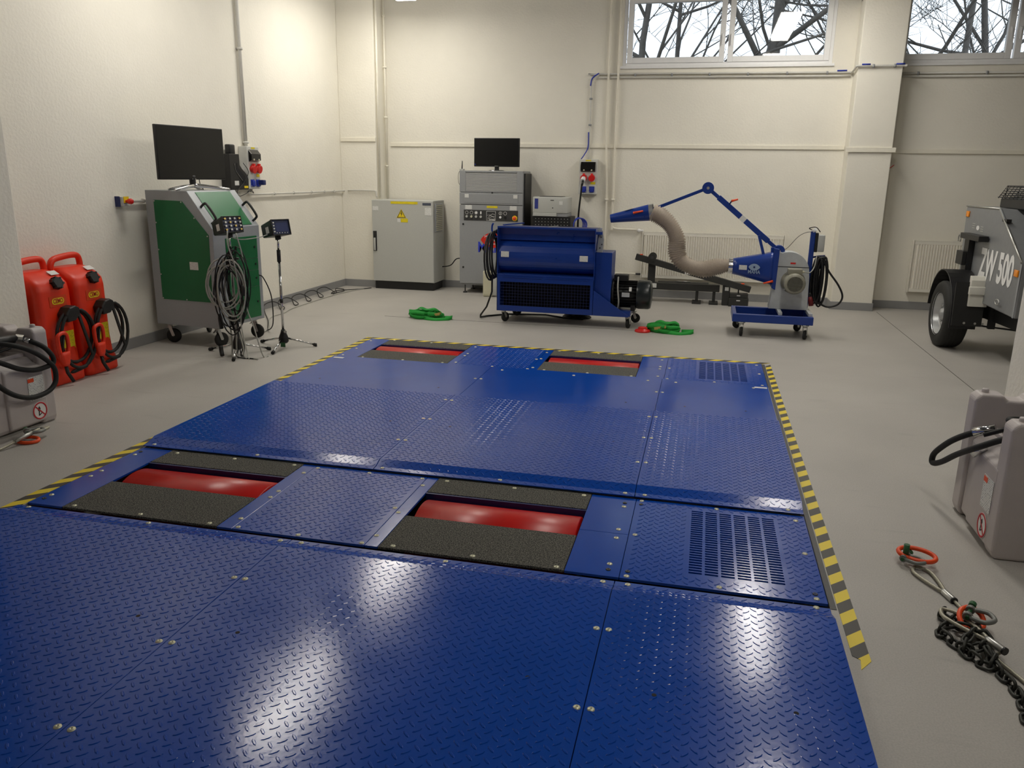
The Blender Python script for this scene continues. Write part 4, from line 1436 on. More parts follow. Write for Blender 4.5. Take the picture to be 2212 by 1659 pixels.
# ---- black perforated pedestal with a printer on it
pd = thing('printer_stand', 'black perforated metal stand under the printer', 'stand', (-2.13, 11.33, 0))
MB().box(-.27, .27, 0, .42, .55, 1.135).build('body', M_BLACK, pd, 0.004)
pf = MB()
for j in range(8):
    for i in range(11):
        x, z = -.23 + .046 * i, 1.105 - .043 * j
        pf.cyl((x, -.0005, z), (x, -.002, z), .0055, n=8)
po = pf.build('perforation', M_GREY_CAB, pd)
po['kind'] = 'stuff'
for x in (-.25, .25):
    for y in (.03, .39):
        MB().box(x - .015, x + .015, y - .015, y + .015, 0, .55).build('leg', M_BLACK, pd)
pr = thing('printer', 'light grey laser printer on the black perforated stand', 'printer', (-2.155, 11.31, 1.136))
MB().rbox(-.25, .25, 0, .38, .045, .27, .015).build('body', M_GREY_CAB, pr)
MB().box(-.24, .10, -.012, .10, .005, .05).build('paper_tray', M_GREY_CAB, pr, .004)
MB().box(-.25, .25, .01, .37, 0.0, .045).build('base', M_GREY_RACK, pr, .004)
MB().box(-.16, .16, .03, .33, .268, .276).build('output_slot', M_DARKGREY, pr, .003)
MB().cyl((.04, -.001, .12), (.04, .004, .12), .009, n=10).build('button', M_DARKGREY, pr)
slab('sticker', mat('sticker_blue', rgb(52, 62, 140), .4, noise=.1), pr, (-.195, -.0005, .175), X, Z, .05, .14)
slab('label', M_LABEL, pr, (.155, -.0005, .19), X, Z, .05, .05)
slab('brand_mark', M_DARKGREY, pr, (.03, -.0005, .225), X, Z, .05, .01)
cb = MB()
for k in range(5):
    cb.tube(ellipse_pts((-1.765 + .012 * k, 11.45 - .03 * k, 1.03), (.8, .6, 0), Z, .075 + .008 * k, .095, 0, 360, 20), .007, 6)
cbo = cb.build('cable_coil', M_BLUEWIRE)
tag(cbo, 'blue cable coil hung on the side of the printer stand', 'cable')

bx = thing('power_supply', 'small beige box standing on the floor before the control rack', 'box', (-2.975, 11.0, 0))
MB().rbox(-.07, .07, 0, .10, 0, .37, .02).build('body', M_BEIGE, bx)
MB().box(-.055, .055, -.003, 0, .03, .33).build('front', M_BEIGE, bx, .002)
MB().rbox(.071, .13, .01, .10, .02, .30, .01).build('cooling_block', M_GREY_CAB, bx)

cb = MB()
cb.tube(catmull([(-3.47, 11.6, .47), (-3.62, 11.6, .46), (-3.72, 11.62, .36), (-3.85, 11.6, .33)], 6), .008, 6)
tag(cb.build('link_cable', M_CABLE), 'black cable hanging between the electrical cabinet and the control rack', 'cable')

# ---- socket box on the back wall, its conduit and cables
socket_box('grey socket box with a plugged-in red socket on the back wall', (-1.69, WB, 1.445), 0, True)
fl_ = MB()
fl_.tube(catmull([(-1.757, 11.585, 1.565), (-1.765, 11.59, 1.45), (-1.79, 11.62, 1.2), (-1.80, 11.65, .95), (-1.78, 11.62, .5), (-1.7, 11.5, .02)], 6), .013, 8)
tag(fl_.build('supply_cable', M_CABLE), 'thick black cable hanging from the red socket on the back wall', 'cable')
yw = WB - .03
cc = conduit('grey conduit running under the windows and down to the socket box', [catmull([(-1.70, yw, 1.93), (-1.70, yw, 2.2), (-1.70, yw, 2.9), (-1.68, yw, 3.0), (-1.60, yw, 3.065), (-1.5, yw, 3.075), (1.5, yw, 3.06), (1.69, yw, 3.06)], 5), [(-1.6, yw, 3.03), (1.55, yw, 3.015), (1.69, yw, 3.02)]], .013,
        [((x, yw, 3.055), X) for x in (-1.1, -.6, -.1, .4, .9, 1.4)] + [((-1.70, yw, z), Z) for z in (2.75, 2.4)], clipm=M_GREY_RACK)
mb = MB()
mb.tube(catmull([(-1.80, WB - .09, 1.93), (-1.76, yw - .012, 2.0), (-1.715, yw - .015, 2.1), (-1.715, yw - .015, 2.3)], 5), .008, 6)
mb.tube(catmull([(-1.712, yw - .014, 2.92), (-1.69, yw - .014, 3.02), (-1.60, yw - .014, 3.085)], 5), .009, 6)
mb.tube([(1.52, yw - .016, 3.078), (1.64, yw - .016, 3.08)], .009, 6)
bo = mb.build('blue_wire', M_BLUEWIRE, cc)
bo['kind'] = 'stuff'
pc = conduit('short conduit stepping round the front of the back pillar', [catmull([(1.70, 11.78, 3.05), (1.70, 11.6, 3.065), (1.705, 11.45, 3.085), (1.74, 11.44, 3.09), (2.24, 11.44, 3.09), (2.275, 11.45, 3.085), (2.28, 11.7, 3.05)], 5)], .013, [((1.9, 11.445, 3.09), X), ((2.15, 11.445, 3.09), X)], clipm=M_GREY_RACK)
mb = MB()
mb.tube([(1.76, 11.425, 3.108), (1.86, 11.425, 3.108)], .009, 6)
mb.build('blue_wire', M_BLUEWIRE, pc)
MB().tube([(2.16, 11.425, 3.108), (2.26, 11.425, 3.108)], .009, 6).build('blue_wire', M_BLUEWIRE, pc)
conduit('pair of conduits running under the far window beyond the pillar', [[(2.26, yw, 3.04), (XR, yw, 3.03)], [(2.26, yw, 3.0), (XR, yw, 2.99)]], .013, [((x, yw, 3.035), X) for x in (2.5, 3.3, 4.1)], clipm=M_GREY_RACK)
rw = MB()
rw.tube(catmull([(2.26, 11.70, 1.83), (2.30, 11.74, 1.86), (2.36, 11.80, 1.90)], 5), .006, 6)
tag(rw.build('loose_wire', M_REDSM), 'short red wire end sticking out of the wall beside the pillar', 'wire')

# heating pipes
hp = thing('heating_pipe', 'cream heating pipe running down the back wall to the radiator valve', 'pipe', group='heating pipes')
MB().tube(catmull([(-1.33, yw - .01, ZC), (-1.33, yw - .01, 2.5), (-1.325, yw - .01, 1.06), (-1.31, yw - .01, .99), (-1.24, yw - .01, .965), (-.96, yw - .01, .96)], 6), .015, 10).build('pipe', M_PIPE, hp)
MB().cyl((-1.325, yw - .01, 1.36), (-1.325, yw - .01, 1.39), .026, n=10).build('clamp', M_PIPE, hp)
hp = thing('heating_pipe', 'cream heating pipe running down the back wall behind the blower', 'pipe', group='heating pipes')
MB().tube(catmull([(-1.46, yw - .01, ZC), (-1.46, yw - .01, 2.4), (-1.42, yw - .01, 1.4), (-1.42, yw - .01, .42), (-1.40, yw - .01, .345), (-1.32, yw - .01, .325), (-.95, yw - .01, .325)], 6), .015, 10).build('pipe', M_PIPE, hp)
MB().cyl((-1.42, yw - .01, 1.36), (-1.42, yw - .01, 1.39), .026, n=10).build('clamp', M_PIPE, hp)

def radiator(label, x0, x1, z0, z1, valve):
    r = thing('radiator', label, 'radiator', ((x0 + x1) / 2, WB, z0), group='panel radiators')
    hw, H = (x1 - x0) / 2, z1 - z0
    yf = -.10
    p = 0.0335
    n = int((2 * hw - .06) / p)
    prof = [(-hw + .02, yf + .006)]
    xs = -n * p / 2
    for k in range(n):
        a = xs + k * p
        prof += [(a + p * .10, yf + .016), (a + p * .28, yf), (a + p * .72, yf), (a + p * .90, yf + .016)]
    prof += [(hw - .02, yf + .006), (hw - .02, yf + .02), (-hw + .02, yf + .02)]
    MB().prism(prof, .055, H - .055, 'z').build('panel', M_RAD, r)
    e = MB()
    e.box(-hw + .012, hw - .012, yf + .004, yf + .02, .01, .055)
    e.build('bottom_rail', M_RAD, r, .003)
    e = MB()
    e.box(-hw + .012, hw - .012, yf + .004, yf + .02, H - .055, H - .012)
    e.build('top_rail', M_RAD, r, .003)
    MB().box(-hw + .012, hw - .012, yf + .022, -.03, .02, H - .02).build('core', M_RAD, r)
    for s in (-1, 1):
        MB().box(s * hw - .006, s * hw + .006, yf + .002, -.02, 0, H).build('side_cover', M_RAD, r, .002)
    g_ = MB()
    xs_ = [-hw + .012]
    m = int(2 * hw / .05)
    for k in range(m):
        a = -hw + .012 + (2 * hw - .024) * k / m
        xs_ += [a + .008, a + .042]
    xs_.append(hw - .012)
    g_.grid_plate(xs_, [yf + .002, yf + .02, -.04, -.022], H - .012, H, lambda x, y: yf + .02 < y < -.04 and any(abs(x - (-hw + .012 + (2 * hw - .024) * k / m + .025)) < .017 for k in range(m)))
    g_.build('top_grille', M_RAD, r)
    for s in (-.6, .6):
        MB().box(s * hw - .02, s * hw + .02, -.03, -.001, .1, H - .1).build('bracket', M_RAD, r)
    if valve:
        v = MB()
        v.cyl((-hw - .085, -.034, H + .0), (-hw - .03, -.034, H), .02, n=12) if False else None
        v.sphere((-hw - .065, -.032, H + .005), .026, 12, 8)
        v.cyl((-hw - .10, -.032, H + .005), (-hw + .0, -.032, H + .005), .012, n=10)
        v.build('valve', M_WHITE, r)
        v = MB()
        v.cyl((-hw - .08, -.032, .05), (-hw, -.032, .05), .015, n=10)
        v.build('return_valve', M_DARKGREY, r)
    return r
radiator('long white panel radiator under the window behind the fume extractor', -.865, 1.075, .275, .945, True)
radiator('white panel radiator beside the trailer wheel', 2.72, 4.35, .24, .94, False)

# ---- black calibration lever
bmr = thing('calibration_lever', 'black steel calibration lever on a post before the long radiator', 'lever', (0, 11.3, 0))
MB().bar((-.915, 0, .625), (.655, 0, .235), .07, .085).build('lever_arm', M_BEAM, bmr, .004)
for x, z in ((-.84, .652), (.55, .307)):
    MB().box(x - .02, x + .02, -.03, .03, z, z + .008).build('red_mark', M_ORANGE, bmr)
MB().box(-.74, -.64, .045, .115, .20, .63).build('post', M_BEAM, bmr, .004)
for y in (-.044, .12):
    MB().cyl((-.688, y, .625), (-.688, y + .012 * (1 if y > 0 else -1), .625), .055, n=16).build('pivot_plate', M_BEAM, bmr)
MB().cyl((-.688, -.07, .625), (-.688, .13, .625), .022, n=12).build('pivot', M_DARKGREY, bmr)
MB().box(-.91, .25, .03, .13, .175, .27).build('base_beam', M_BEAM, bmr, .005)
MB().box(-.6, .1, .14, .26, .22, .275).build('spare_bar', M_BEAM, bmr, .005)
for x in (-.75, -.05, .18):
    MB().box(x - .06, x + .06, .0, .22, .0, .03).build('foot', M_BEAM, bmr, .003)
    MB().box(x - .02, x + .02, .06, .10, .03, .18).build('strut', M_BEAM, bmr)
MB().box(.29, .39, .0, .10, .0, .28).build('upright', M_BEAM, bmr, .003)
MB().box(.38, .64, -.06, .12, .0, .115).build('weight', M_BEAM, bmr, .004)
MB().box(.39, .63, -.04, .10, .115, .175).build('weight', M_BEAM, bmr, .004)
MB().cyl((.50, 0, .17), (.50, 0, .27), .009, n=8).build('hanger', M_DARKGREY, bmr)
slab('label', M_LABEL, bmr, (-.18, -.0365, .445), Vector((1, 0, -.249)), Z, .10, .075)
slab('label', M_LABEL, bmr, (-.66, .029, .23), X, Z, .10, .06)
slab('label', M_LABEL, bmr, (.345, -.001, .23), X, Z, .05, .05)
slab('label', M_WHITEINK, bmr, (.505, -.0615, .085), X, Z, .05, .012)
slab('label', M_WHITEINK, bmr, (.505, -.0415, .15), X, Z, .045, .010)
wr = MB()
wr.tube([(-.35, .18, .285), (-.15, .17, .283)], .008, 6)
wr.build('spanner', M_STEEL, bmr)
# ---------------------------------------------------------------- blue blower
bw = thing('blower', 'large blue blower trolley with a curved cowl and wire mesh front', 'blower', (-1.77, 9.09, 0))
hw = .573
MB().prism([(0, .14), (.56, .14), (.56, 1.10), (.02, 1.125), (0, 1.10)], -hw, -hw + .008, 'x').build('side_plate', M_BLUE, bw, .002)
MB().prism([(0, .14), (.56, .14), (.56, 1.10), (.02, 1.125), (0, 1.10)], hw - .008, hw, 'x').build('side_plate', M_BLUE, bw, .002)
MB().box(-hw + .008, hw - .008, .54, .56, .14, 1.10).build('back_plate', M_BLUE, bw)
pf_ = [(.02, 1.12), (.11, 1.10), (.125, 1.0), (.12, .955)]
for k in range(13):
    a = math.radians(68 - 150 * k / 12)
    pf_.append((.21 - .20 * math.cos(a) if k else .11, .775 + .20 * math.sin(a)))
cw_ = [(.02, 1.118), (.085, 1.105), (.105, 1.03), (.11, .965)]
for k in range(15):
    a = math.radians(72 - 152 * k / 14)
    cw_.append((.195 - .187 * math.cos(a), .775 + .19 * math.sin(a)))
cw_ += [(.12, .575)]
cv = [p for p in cw_]
thick = [(y + .006, z) for y, z in reversed(cw_)]
MB().prism(cv + thick, -hw + .008, hw - .008, 'x', smooth=False).build('cowl', M_BLUE, bw)
MB().box(-hw + .008, hw - .008, .005, .20, .548, .578).build('ledge', M_BLUE, bw, .003)
for x0, x1 in ((-.50, -.04), (.03, .50)):
    MB().bar((x0, -.004, .545), (x1, -.004, .540), .006, .012).build('handle_bar', M_BLUE, bw)
fr = MB()
fr.grid_plate([-hw, -.535, .535, hw], [.14, .205, .485, .548], 0, .012, lambda x, y: abs(x) < .535 and .205 < y < .485)
fr.v = [(x, z, y) for x, y, z in fr.v]
fr.build('front_frame', M_BLUE, bw, .002)
ms = MB()
for k in range(31):
    x = -.53 + 1.06 * k / 30
    ms.cyl((x, .010, .203), (x, .010, .487), .0018, n=4, cap=False)
for k in range(9):
    z = .205 + .28 * k / 8
    ms.cyl((-.537, .008, z), (.537, .008, z), .0018, n=4, cap=False)
mo_ = ms.build('wire_mesh', M_BLUE_DARK, bw)
mo_['kind'] = 'stuff'
MB().box(-.56, .56, .30, .31, .15, .54).build('filter', M_PIT, bw)  # black sheet; the shade of the mesh opening is put into its colour
MB().box(-hw + .01, hw - .01, .01, .55, .142, .15).build('floor_plate', M_BLUE_DARK, bw)
rm = MB()
rm.box(-hw, hw, .0, .02, 1.105, 1.125)
rm.build('top_rim', M_BLUE, bw, .002)
MB().bar((-.52, .08, 1.135), (-.33, .30, 1.15), .03, .012).build('top_lever', M_BLUE, bw)
MB().bar((.02, .04, 1.128), (.10, .20, 1.13), .02, .01).build('top_stay', M_STEEL, bw)
MB().box(-.56, .56, .10, .54, 1.098, 1.106).build('top_grille', M_BLUE_DARK, bw)
slab('label', M_LABEL, bw, (-.48, .004, .805), X, Vector((0, .05, 1)), .095, .065)
slab('label', M_LABEL, bw, (.445, .004, .785), X, Vector((0, .05, 1)), .095, .065)
# drive side
MB().box(hw, hw + .19, .06, .42, .16, .86).build('belt_guard', M_BLUE, bw, .006)
MB().prism([(hw, .14), (hw + .41, .14), (hw + .41, .155), (hw, .43)], .0, .008, 'y').build('gusset', M_BLUE, bw, .001)
MB().prism([(hw, .14), (hw + .41, .14), (hw + .41, .155), (hw, .43)], .50, .508, 'y').build('gusset', M_BLUE, bw, .001)
MB().box(hw, hw + .43, .008, .50, .145, .20).build('motor_base', M_BLUE, bw, .003)
gp = MB()
gp.prism([(hw + .01, .86), (hw + .075, .86), (hw + .085, 1.0), (hw + .07, 1.10), (hw + .03, 1.14), (hw + .01, 1.12)], .06, .075, 'y')
gpo = gp.build('hinge_plate', M_GREY_FRAME, bw, .002)
for x, z in ((.04, 1.06), (.055, 1.03), (.065, .95), (.045, .91)):
    MB().cyl((hw + x, .06, z), (hw + x, .052, z), .008, n=8).build('bolt', M_DARKGREY, gpo)
MB().box(hw + .0, hw + .07, .02, .08, 1.06, 1.09).build('latch', M_BLUE, bw, .003)
MB().tube([(hw + .025, .04, 1.06), (hw + .012, .04, .95), (hw + .01, .04, .88)], .006, 6).build('latch_rod', M_BLUE_DARK, bw)
# motor lying along x
mz, my = .375, .25
mt = MB()
mt.cyl((hw + .19, my, mz), (hw + .50, my, mz), .135, n=28)
mt.build('motor', M_BLACK, bw)
for k in range(24):
    a = 2 * math.pi * k / 24
    d = Vector((0, math.cos(a), math.sin(a)))
    c0 = Vector((hw + .20, my, mz)) + d * .145
    MB().bar(c0, c0 + X * .29, .004, .028, up=d).build('cooling_fin', M_BLACK, bw)
ml = MB()
ml.lathe([(.16, .48), (.168, .50), (.168, .615), (.155, .64), (.10, .65), (0, .65)], (hw, my, mz), (1, 0, 0), 32)
ml.build('fan_cowl', mat('dark_motor_cowl', rgb(32, 38, 40), .3, noise=.05), bw)
MB().lathe([(.15, .19), (.17, .19), (.17, .215), (.15, .22)], (hw, my, mz), (1, 0, 0), 28).build('flange', M_BLACK, bw)
MB().rbox(hw + .21, hw + .37, my - .08, my + .08, .53, .60, .008).build('terminal_box', M_BLACK, bw)
for x in (hw + .24, hw + .42):
    MB().box(x, x + .05, my - .13, my + .13, .195, .26).build('motor_foot', M_BLACK, bw)
slab('rating_plate', M_GALV, bw, (hw + .36, my - .160, .385), X, Z, .09, .05)
slab('tag', M_LABEL, bw, (hw + .41, my - .150, .45), X, Vector((0, .4, 1)), .03, .05)
cb = MB()
cb.tube(catmull([(hw + .26, my - .09, .575), (hw + .265, my - .15, .56), (hw + .27, my - .19, .45), (hw + .285, my - .18, .30), (hw + .27, my - .14, .20)], 6), .009, 8)
cb.build('motor_cable', M_WIRE_GREY, bw)
for x, y, r in ((-.50, .06, 1.0), (-.47, .52, .3), (hw + .40, .06, 1.3), (hw + .43, .48, .2)):
    caster(bw, x, y, .145, .056, r)
# supply cable wound on the left hook
hk = MB()
hk.tube(catmull([(-hw, .1, 1.0), (-hw - .06, .1, 1.0), (-hw - .09, .1, 1.06), (-hw - .09, .1, 1.12), (-hw - .075, .1, 1.15)], 4), .011, 8)
hk.build('cable_hook', M_BLUE, bw)
pts = []
for k in range(5):
    pts += ellipse_pts((-hw - .035 - .016 * k, .16 - .02 * k, .80 - .01 * k), (.25, .97, 0), Z, .14 + .012 * (k % 3), .275, 90, 450, 22)
pts += [Vector((-hw - .07, .05, .62)), Vector((-hw - .075, .06, .35)), Vector((-hw - .15, .10, .16)), Vector((-hw - .235, .14, .05)), Vector((-hw - .25, .18, .015)), Vector((-hw - .2, .3, .012)), Vector((-.55, .52, .012)), Vector((-.1, .62, .012)), Vector((.16, .47, .012)), Vector((.4, .46, .012))]
for k in range(3):
    pts += ellipse_pts((.30, .60, .012 + .018 * k), X, Y, .17 - .02 * k, .12, -90, 250, 18)
MB().tube(pts, .0105, 8).build('supply_cable', M_CABLE, bw)

# ---------------------------------------------------------------- fume extractor on a castor trolley
ex = thing('fume_extractor', 'fume extractor trolley with a jointed blue arm and flexible duct', 'fume extractor', (.785, 9.05, 0))
hx_ = .425
t_ = .045
for nm, b in (('front_rail', (-hx_, hx_, 0, t_, .165, .255)), ('rear_rail', (-hx_, hx_, .56, .56 + t_, .165, .255))):
    MB().box(*b).build('frame_rail', M_BLUE, ex, .008, 3)
for s in (-1, 1):
    MB().box(s * hx_ - (t_ if s > 0 else 0), s * hx_ + (t_ if s < 0 else 0), t_, .56, .165, .255).build('frame_rail', M_BLUE, ex, .008, 3)
MB().box(-hx_ + t_, hx_ - t_, t_, .56, .167, .172).build('tray_floor', M_BLUE_DARK, ex)
for x, y, r in ((-.32, .03, 1.4), (.35, .03, 1.2), (-.37, .54, .5), (.31, .54, .7)):
    caster(ex, x, y, .165, .052, r)
for x in (.06, .375):
    MB().box(x, x + .04, .05, .56, .255, .285).build('mount_rail', M_GALV, ex)
# fan scroll housing
yh0, yh1 = .30, .50
sc = [(-.03, .285), (.385, .285), (.37, .66)]
for k in range(13):
    a = math.radians(0 + 110 * k / 12)
    sc.append((.14 + .225 * math.cos(a), .69 + .235 * math.sin(a)))
sc += [(0.02, .925), (.01, .66)]
MB().prism(sc, yh0, yh1, 'y').build('fan_housing', M_GALV, ex, .004)
MB().box(.01, .365, yh0 - .003, yh0, .755, .762).build('seam', M_DARKGREY, ex)
slab('rating_plate', M_REDSM, ex, (.185, yh0 - .001, .80), X, Z, .055, .018)
# motor facing the room
mc = Vector((.20, 0, .60))
mt = MB()
mt.lathe([(.125, yh0), (.13, yh0 - .02), (.105, yh0 - .04), (.105, yh0 - .14), (.11, yh0 - .15), (.112, yh0 - .24), (.10, yh0 - .26), (.082, yh0 - .265)], (mc.x, 0, mc.z), (0, 1, 0), 28)
mt.build('motor', M_MOTOR, ex)
gr_ = MB()
gr_.cyl((mc.x, yh0 - .255, mc.z), (mc.x, yh0 - .250, mc.z), .084, n=24)
go = gr_.build('fan_opening', M_HOLE, ex)
wm_ = MB()
for k in range(-6, 7):
    o_ = k * .0125
    q = math.sqrt(max(0, .083 ** 2 - o_ ** 2))
    wm_.cyl((mc.x + o_, yh0 - .2645, mc.z - q), (mc.x + o_, yh0 - .2645, mc.z + q), .0022, n=4, cap=False)
    wm_.cyl((mc.x - q, yh0 - .2645, mc.z + o_), (mc.x + q, yh0 - .2645, mc.z + o_), .0022, n=4, cap=False)
w_ = wm_.build('wire_grille', M_MOTOR, go)
w_['kind'] = 'stuff'
for a in range(4):
    d = Vector((math.cos(math.radians(45 + 90 * a)), 0, math.sin(math.radians(45 + 90 * a)))) * .12
    MB().cyl((mc.x + d.x, yh0 - .03, mc.z + d.z), (mc.x + d.x, yh0 - .045, mc.z + d.z), .010, n=6).build('bolt', M_STEEL, ex)
MB().rbox(mc.x - .075, mc.x + .075, yh0 - .17, yh0 - .05, .69, .755, .008).build('terminal_box', M_MOTOR, ex)
MB().cyl((mc.x + .075, yh0 - .1, .72), (mc.x + .10, yh0 - .1, .72), .012, n=10).build('cable_gland', M_BEIGE, ex)
cb = MB()
cb.tube(catmull([(mc.x + .10, yh0 - .1, .72), (mc.x + .16, yh0 - .09, .715), (mc.x + .21, yh0, .77), (.43, .35, .88)], 6), .006, 6)
cb.build('motor_cable', M_WIRE_GREY, ex)
# suction cone, round at the duct and square at the fan
yc = .40
rings = []
n4 = 32
for i in range(9):
    u = i / 8
    x = -.455 + .45 * u
    zc, r = .735 - .005 * u, .088 + .098 * u
    pts = []
    for k in range(n4):
        a = 2 * math.pi * k / n4
        ca, sa = math.cos(a), math.sin(a)
        m_ = 1 / max(abs(ca), abs(sa))
        q = r * ((1 - u) + u * min(m_, 1.25))
        pts.append((x, yc + ca * q * (1 - .25 * u), zc + sa * q))
    rings.append(pts)
cn = MB()
loft(cn, rings)
cn.build('suction_cone', M_BLUE, ex)
MB().prism([(-.02, .52), (.02, .50), (.03, .95), (-.03, .96)], .26, .54, 'y').build('connecting_plate', M_BLUE, ex, .004)
yl = .242
lp = slab('label', M_LABEL, ex, (-.345, .286, .735), Vector((1, -.12, 0)), Z, .085, .052)
# emblem: pale eye over block letters
eye = [(.062 * math.cos(math.radians(a)), .038 * math.copysign(1, math.sin(math.radians(a))) * (1 - math.cos(math.radians(a)) ** 2) ** .75) for a in range(0, 360, 12)]
M_PALE = mat('pale_blue_print', rgb(150, 170, 196), .5, noise=.04)
Mx = frame_matrix((-.225, .262, .745), Vector((1, -.14, 0)), Z)
em = MB()
em.prism(eye, .0, .003, 'z')
eo = em.build('emblem', M_PALE, ex)
eo.matrix_local = Mx
ip = MB()
ip.prism([(x * .8, z * .68) for x, z in eye], .003, .004, 'z')
ip.build('iris_ring', M_PALE, eo)
pp = MB()
pp.cyl((0, 0, .004), (0, 0, .006), .011, n=14)
pp.build('pupil', M_BLUE_DARK, eo)
text_mesh('MAHA', .055, M_PALE, 'lettering', eo, frame_matrix((0, -.054, .001), X, Y), width=.13, bold=.001)
# arm
P0 = Vector((.03, .40, .925))
P1 = Vector((-.79, .40, 1.59))
P2 = Vector((-1.415, .40, 1.33))
d1 = (P1 - P0).normalized()
MB().bar(P0, P1 - d1 * .02, .04, .05, up=(0, 1, 0)).build('lower_arm', M_BLUE, ex, .004)
MB().bar(P0 + d1 * .16, P0 + d1 * .90, .06, .062, up=(0, 1, 0)).build('arm_sleeve', M_BLUE, ex, .004)
MB().bar(P0 + d1 * .505, P0 + d1 * .57, .063, .065, up=(0, 1, 0)).build('label_band', M_LABEL, ex)
MB().bar(P1, P2, .035, .042, up=(0, 1, 0)).build('upper_arm', M_BLUE, ex, .004)
MB().bar(Vector((-.20, .37, 1.09)), Vector((-.03, .37, .56)), .03, .04, up=(0, 1, 0)).build('stay', M_BLUE, ex, .003)
for c, r in ((P1, .065), (P0, .062)):
    q = MB()
    q.cyl((c.x, c.y - .045, c.z), (c.x, c.y + .045, c.z), r, n=28)
    jo = q.build('joint', M_BLUE, ex, .003)
    MB().cyl((c.x, c.y - .055, c.z), (c.x, c.y - .045, c.z), .016, n=10).build('joint_bolt', M_STEEL, jo)
MB().prism([(-.03, .55), (.04, .56), (.05, .92), (.02, .97), (-.06, .96)], .36, .376, 'y').build('pivot_bracket', M_BLUE, ex, .003)
def lever(a, b, m=M_ORANGE):
    q = MB()
    q.tube([a, (Vector(a) * .75 + Vector(b) * .25), b], [.015, .012, .009], 8)
    return q.build('clamp_lever', m, ex)
lever((-.525, .36, 1.455), (-.46, .34, 1.475))
MB().cyl((-.545, .37, 1.42), (-.525, .36, 1.455), .008, n=8).build('lever_stem', M_BLUE_DARK, ex)
lever((-.015, .24, .60), (-.115, .22, .575))
lever((-1.60, .30, 1.30), (-1.49, .30, 1.325))
# nozzle
nz = MB()
n0, n1 = Vector((-1.865, .40, 1.225)), Vector((-1.425, .40, 1.305))
nz.tube([n0, n1], [.048, .093], 24, cap=False)
nz.tube([n0, n1], [.044, .089], 24, cap=False)
nz.build('nozzle', M_BLUE, ex)
slab('label', M_LABEL, ex, (-1.66, .38, 1.341), Vector((1, 0, .29)), Y, .10, .06)
dn = (n1 - n0).normalized()
MB().tube([n1 - dn * .01, n1 + dn * .05], .092, 24, cap=False).build('clamp_band', M_STEEL, ex)
# flexible duct: a helix-ribbed hose drawn as a tube with a rippled radius
path = catmull([n1 + dn * .03, (-1.30, .40, 1.27), (-1.18, .40, 1.17), (-1.10, .40, 1.03), (-1.09, .40, .90), (-1.05, .40, .79), (-.93, .40, .71), (-.78, .40, .685), (-.64, .40, .715), (-.52, .40, .738), (-.455, .40, .736)], 26)
res = [path[0]]
L = 0
step = .0115
acc = 0
for a, b in zip(path, path[1:]):
    seg = (b - a).length
    while acc + seg >= step:
        tt = (step - acc) / seg
        a = a + (b - a) * tt
        res.append(a)
        seg = (b - a).length
        acc = 0
    acc += seg
rad = [.100 if i % 2 else .079 for i in range(len(res))]
for i in range(len(rad)):
    s_ = i / len(rad)
    rad[i] *= 1.0 + .07 * math.sin(s_ * 17 + .6) - (.12 if s_ > .88 else 0) * min(1, (s_ - .88) / .06)
dct = MB()
dct.tube(res, rad, 24, cap=False)
dct.build('flexible_duct', M_DUCT, ex)
MB().tube([(-.50, .40, .737), (-.445, .40, .735)], .088, 24, cap=False).build('clamp_band', M_CHROME, ex)
# control post
MB().box(.355, .405, .44, .49, .285, 1.145).build('post', M_BLUE, ex, .005)
MB().box(.405, .435, .42, .51, .92, 1.13).build('switch_bracket', M_BLACK, ex, .003)
MB().rbox(.435, .505, .405, .525, .925, 1.11, .01).build('switch_box', M_GREY_CAB, ex)
MB().cyl((.38, .46, 1.14), (.40, .43, 1.17), .02, n=10).build('post_cap', M_WHITE, ex)
wv = MB()
wv.tube(catmull([(.37, .44, 1.14), (.30, .43, 1.13), (.22, .42, 1.08), (.12, .40, .96), (.06, .38, .93)], 6), .003, 5)
wv.tube(catmull([(.36, .45, 1.16), (.33, .42, 1.18), (.40, .42, 1.19), (.45, .43, 1.14)], 6), .005, 5)
wv.build('control_wire', M_CABLE, ex)
xc = ex
pts = []
rnd = random.Random(3)
for k in range(11):
    pts += ellipse_pts((.455 + .016 * (k % 5) + rnd.uniform(-.012, .012), .43 - .014 * k, .61 + rnd.uniform(-.02, .02)), (.95, -.3, 0), Z, .028 + .012 * (k % 3), .25 + rnd.uniform(-.02, .015), 90, 450, 22)
pts += [Vector(p) for p in catmull([(.50, .30, .84), (.57, .30, .72), (.68, .30, .58), (.735, .30, .46), (.70, .30, .37), (.60, .30, .335), (.52, .30, .36), (.44, .30, .40), (.40, .30, .47), (.39, .30, .46), (.40, .30, .43)], 6)]
MB().tube(pts, .0105, 8).build('supply_cable', M_CABLE, xc)
MB().tube([(.40, .30, .44), (.41, .30, .40), (.42, .30, .34)], [.018, .028, .028], 10).build('plug', mat('dark_red_plug', rgb(110, 20, 22), .5, noise=.05), xc)
# cable rest hook on post
MB().tube([(.40, .46, .86), (.46, .44, .875), (.52, .40, .885)], .01, 8).build('cable_hook', M_BLUE_DARK, ex)
# ---------------------------------------------------------------- trailer beyond the pillar
tr = thing('generator_trailer', 'grey box trailer lettered ZW 500 with black mudguard beyond the pillar', 'trailer', (2.72, 8.75, 0))
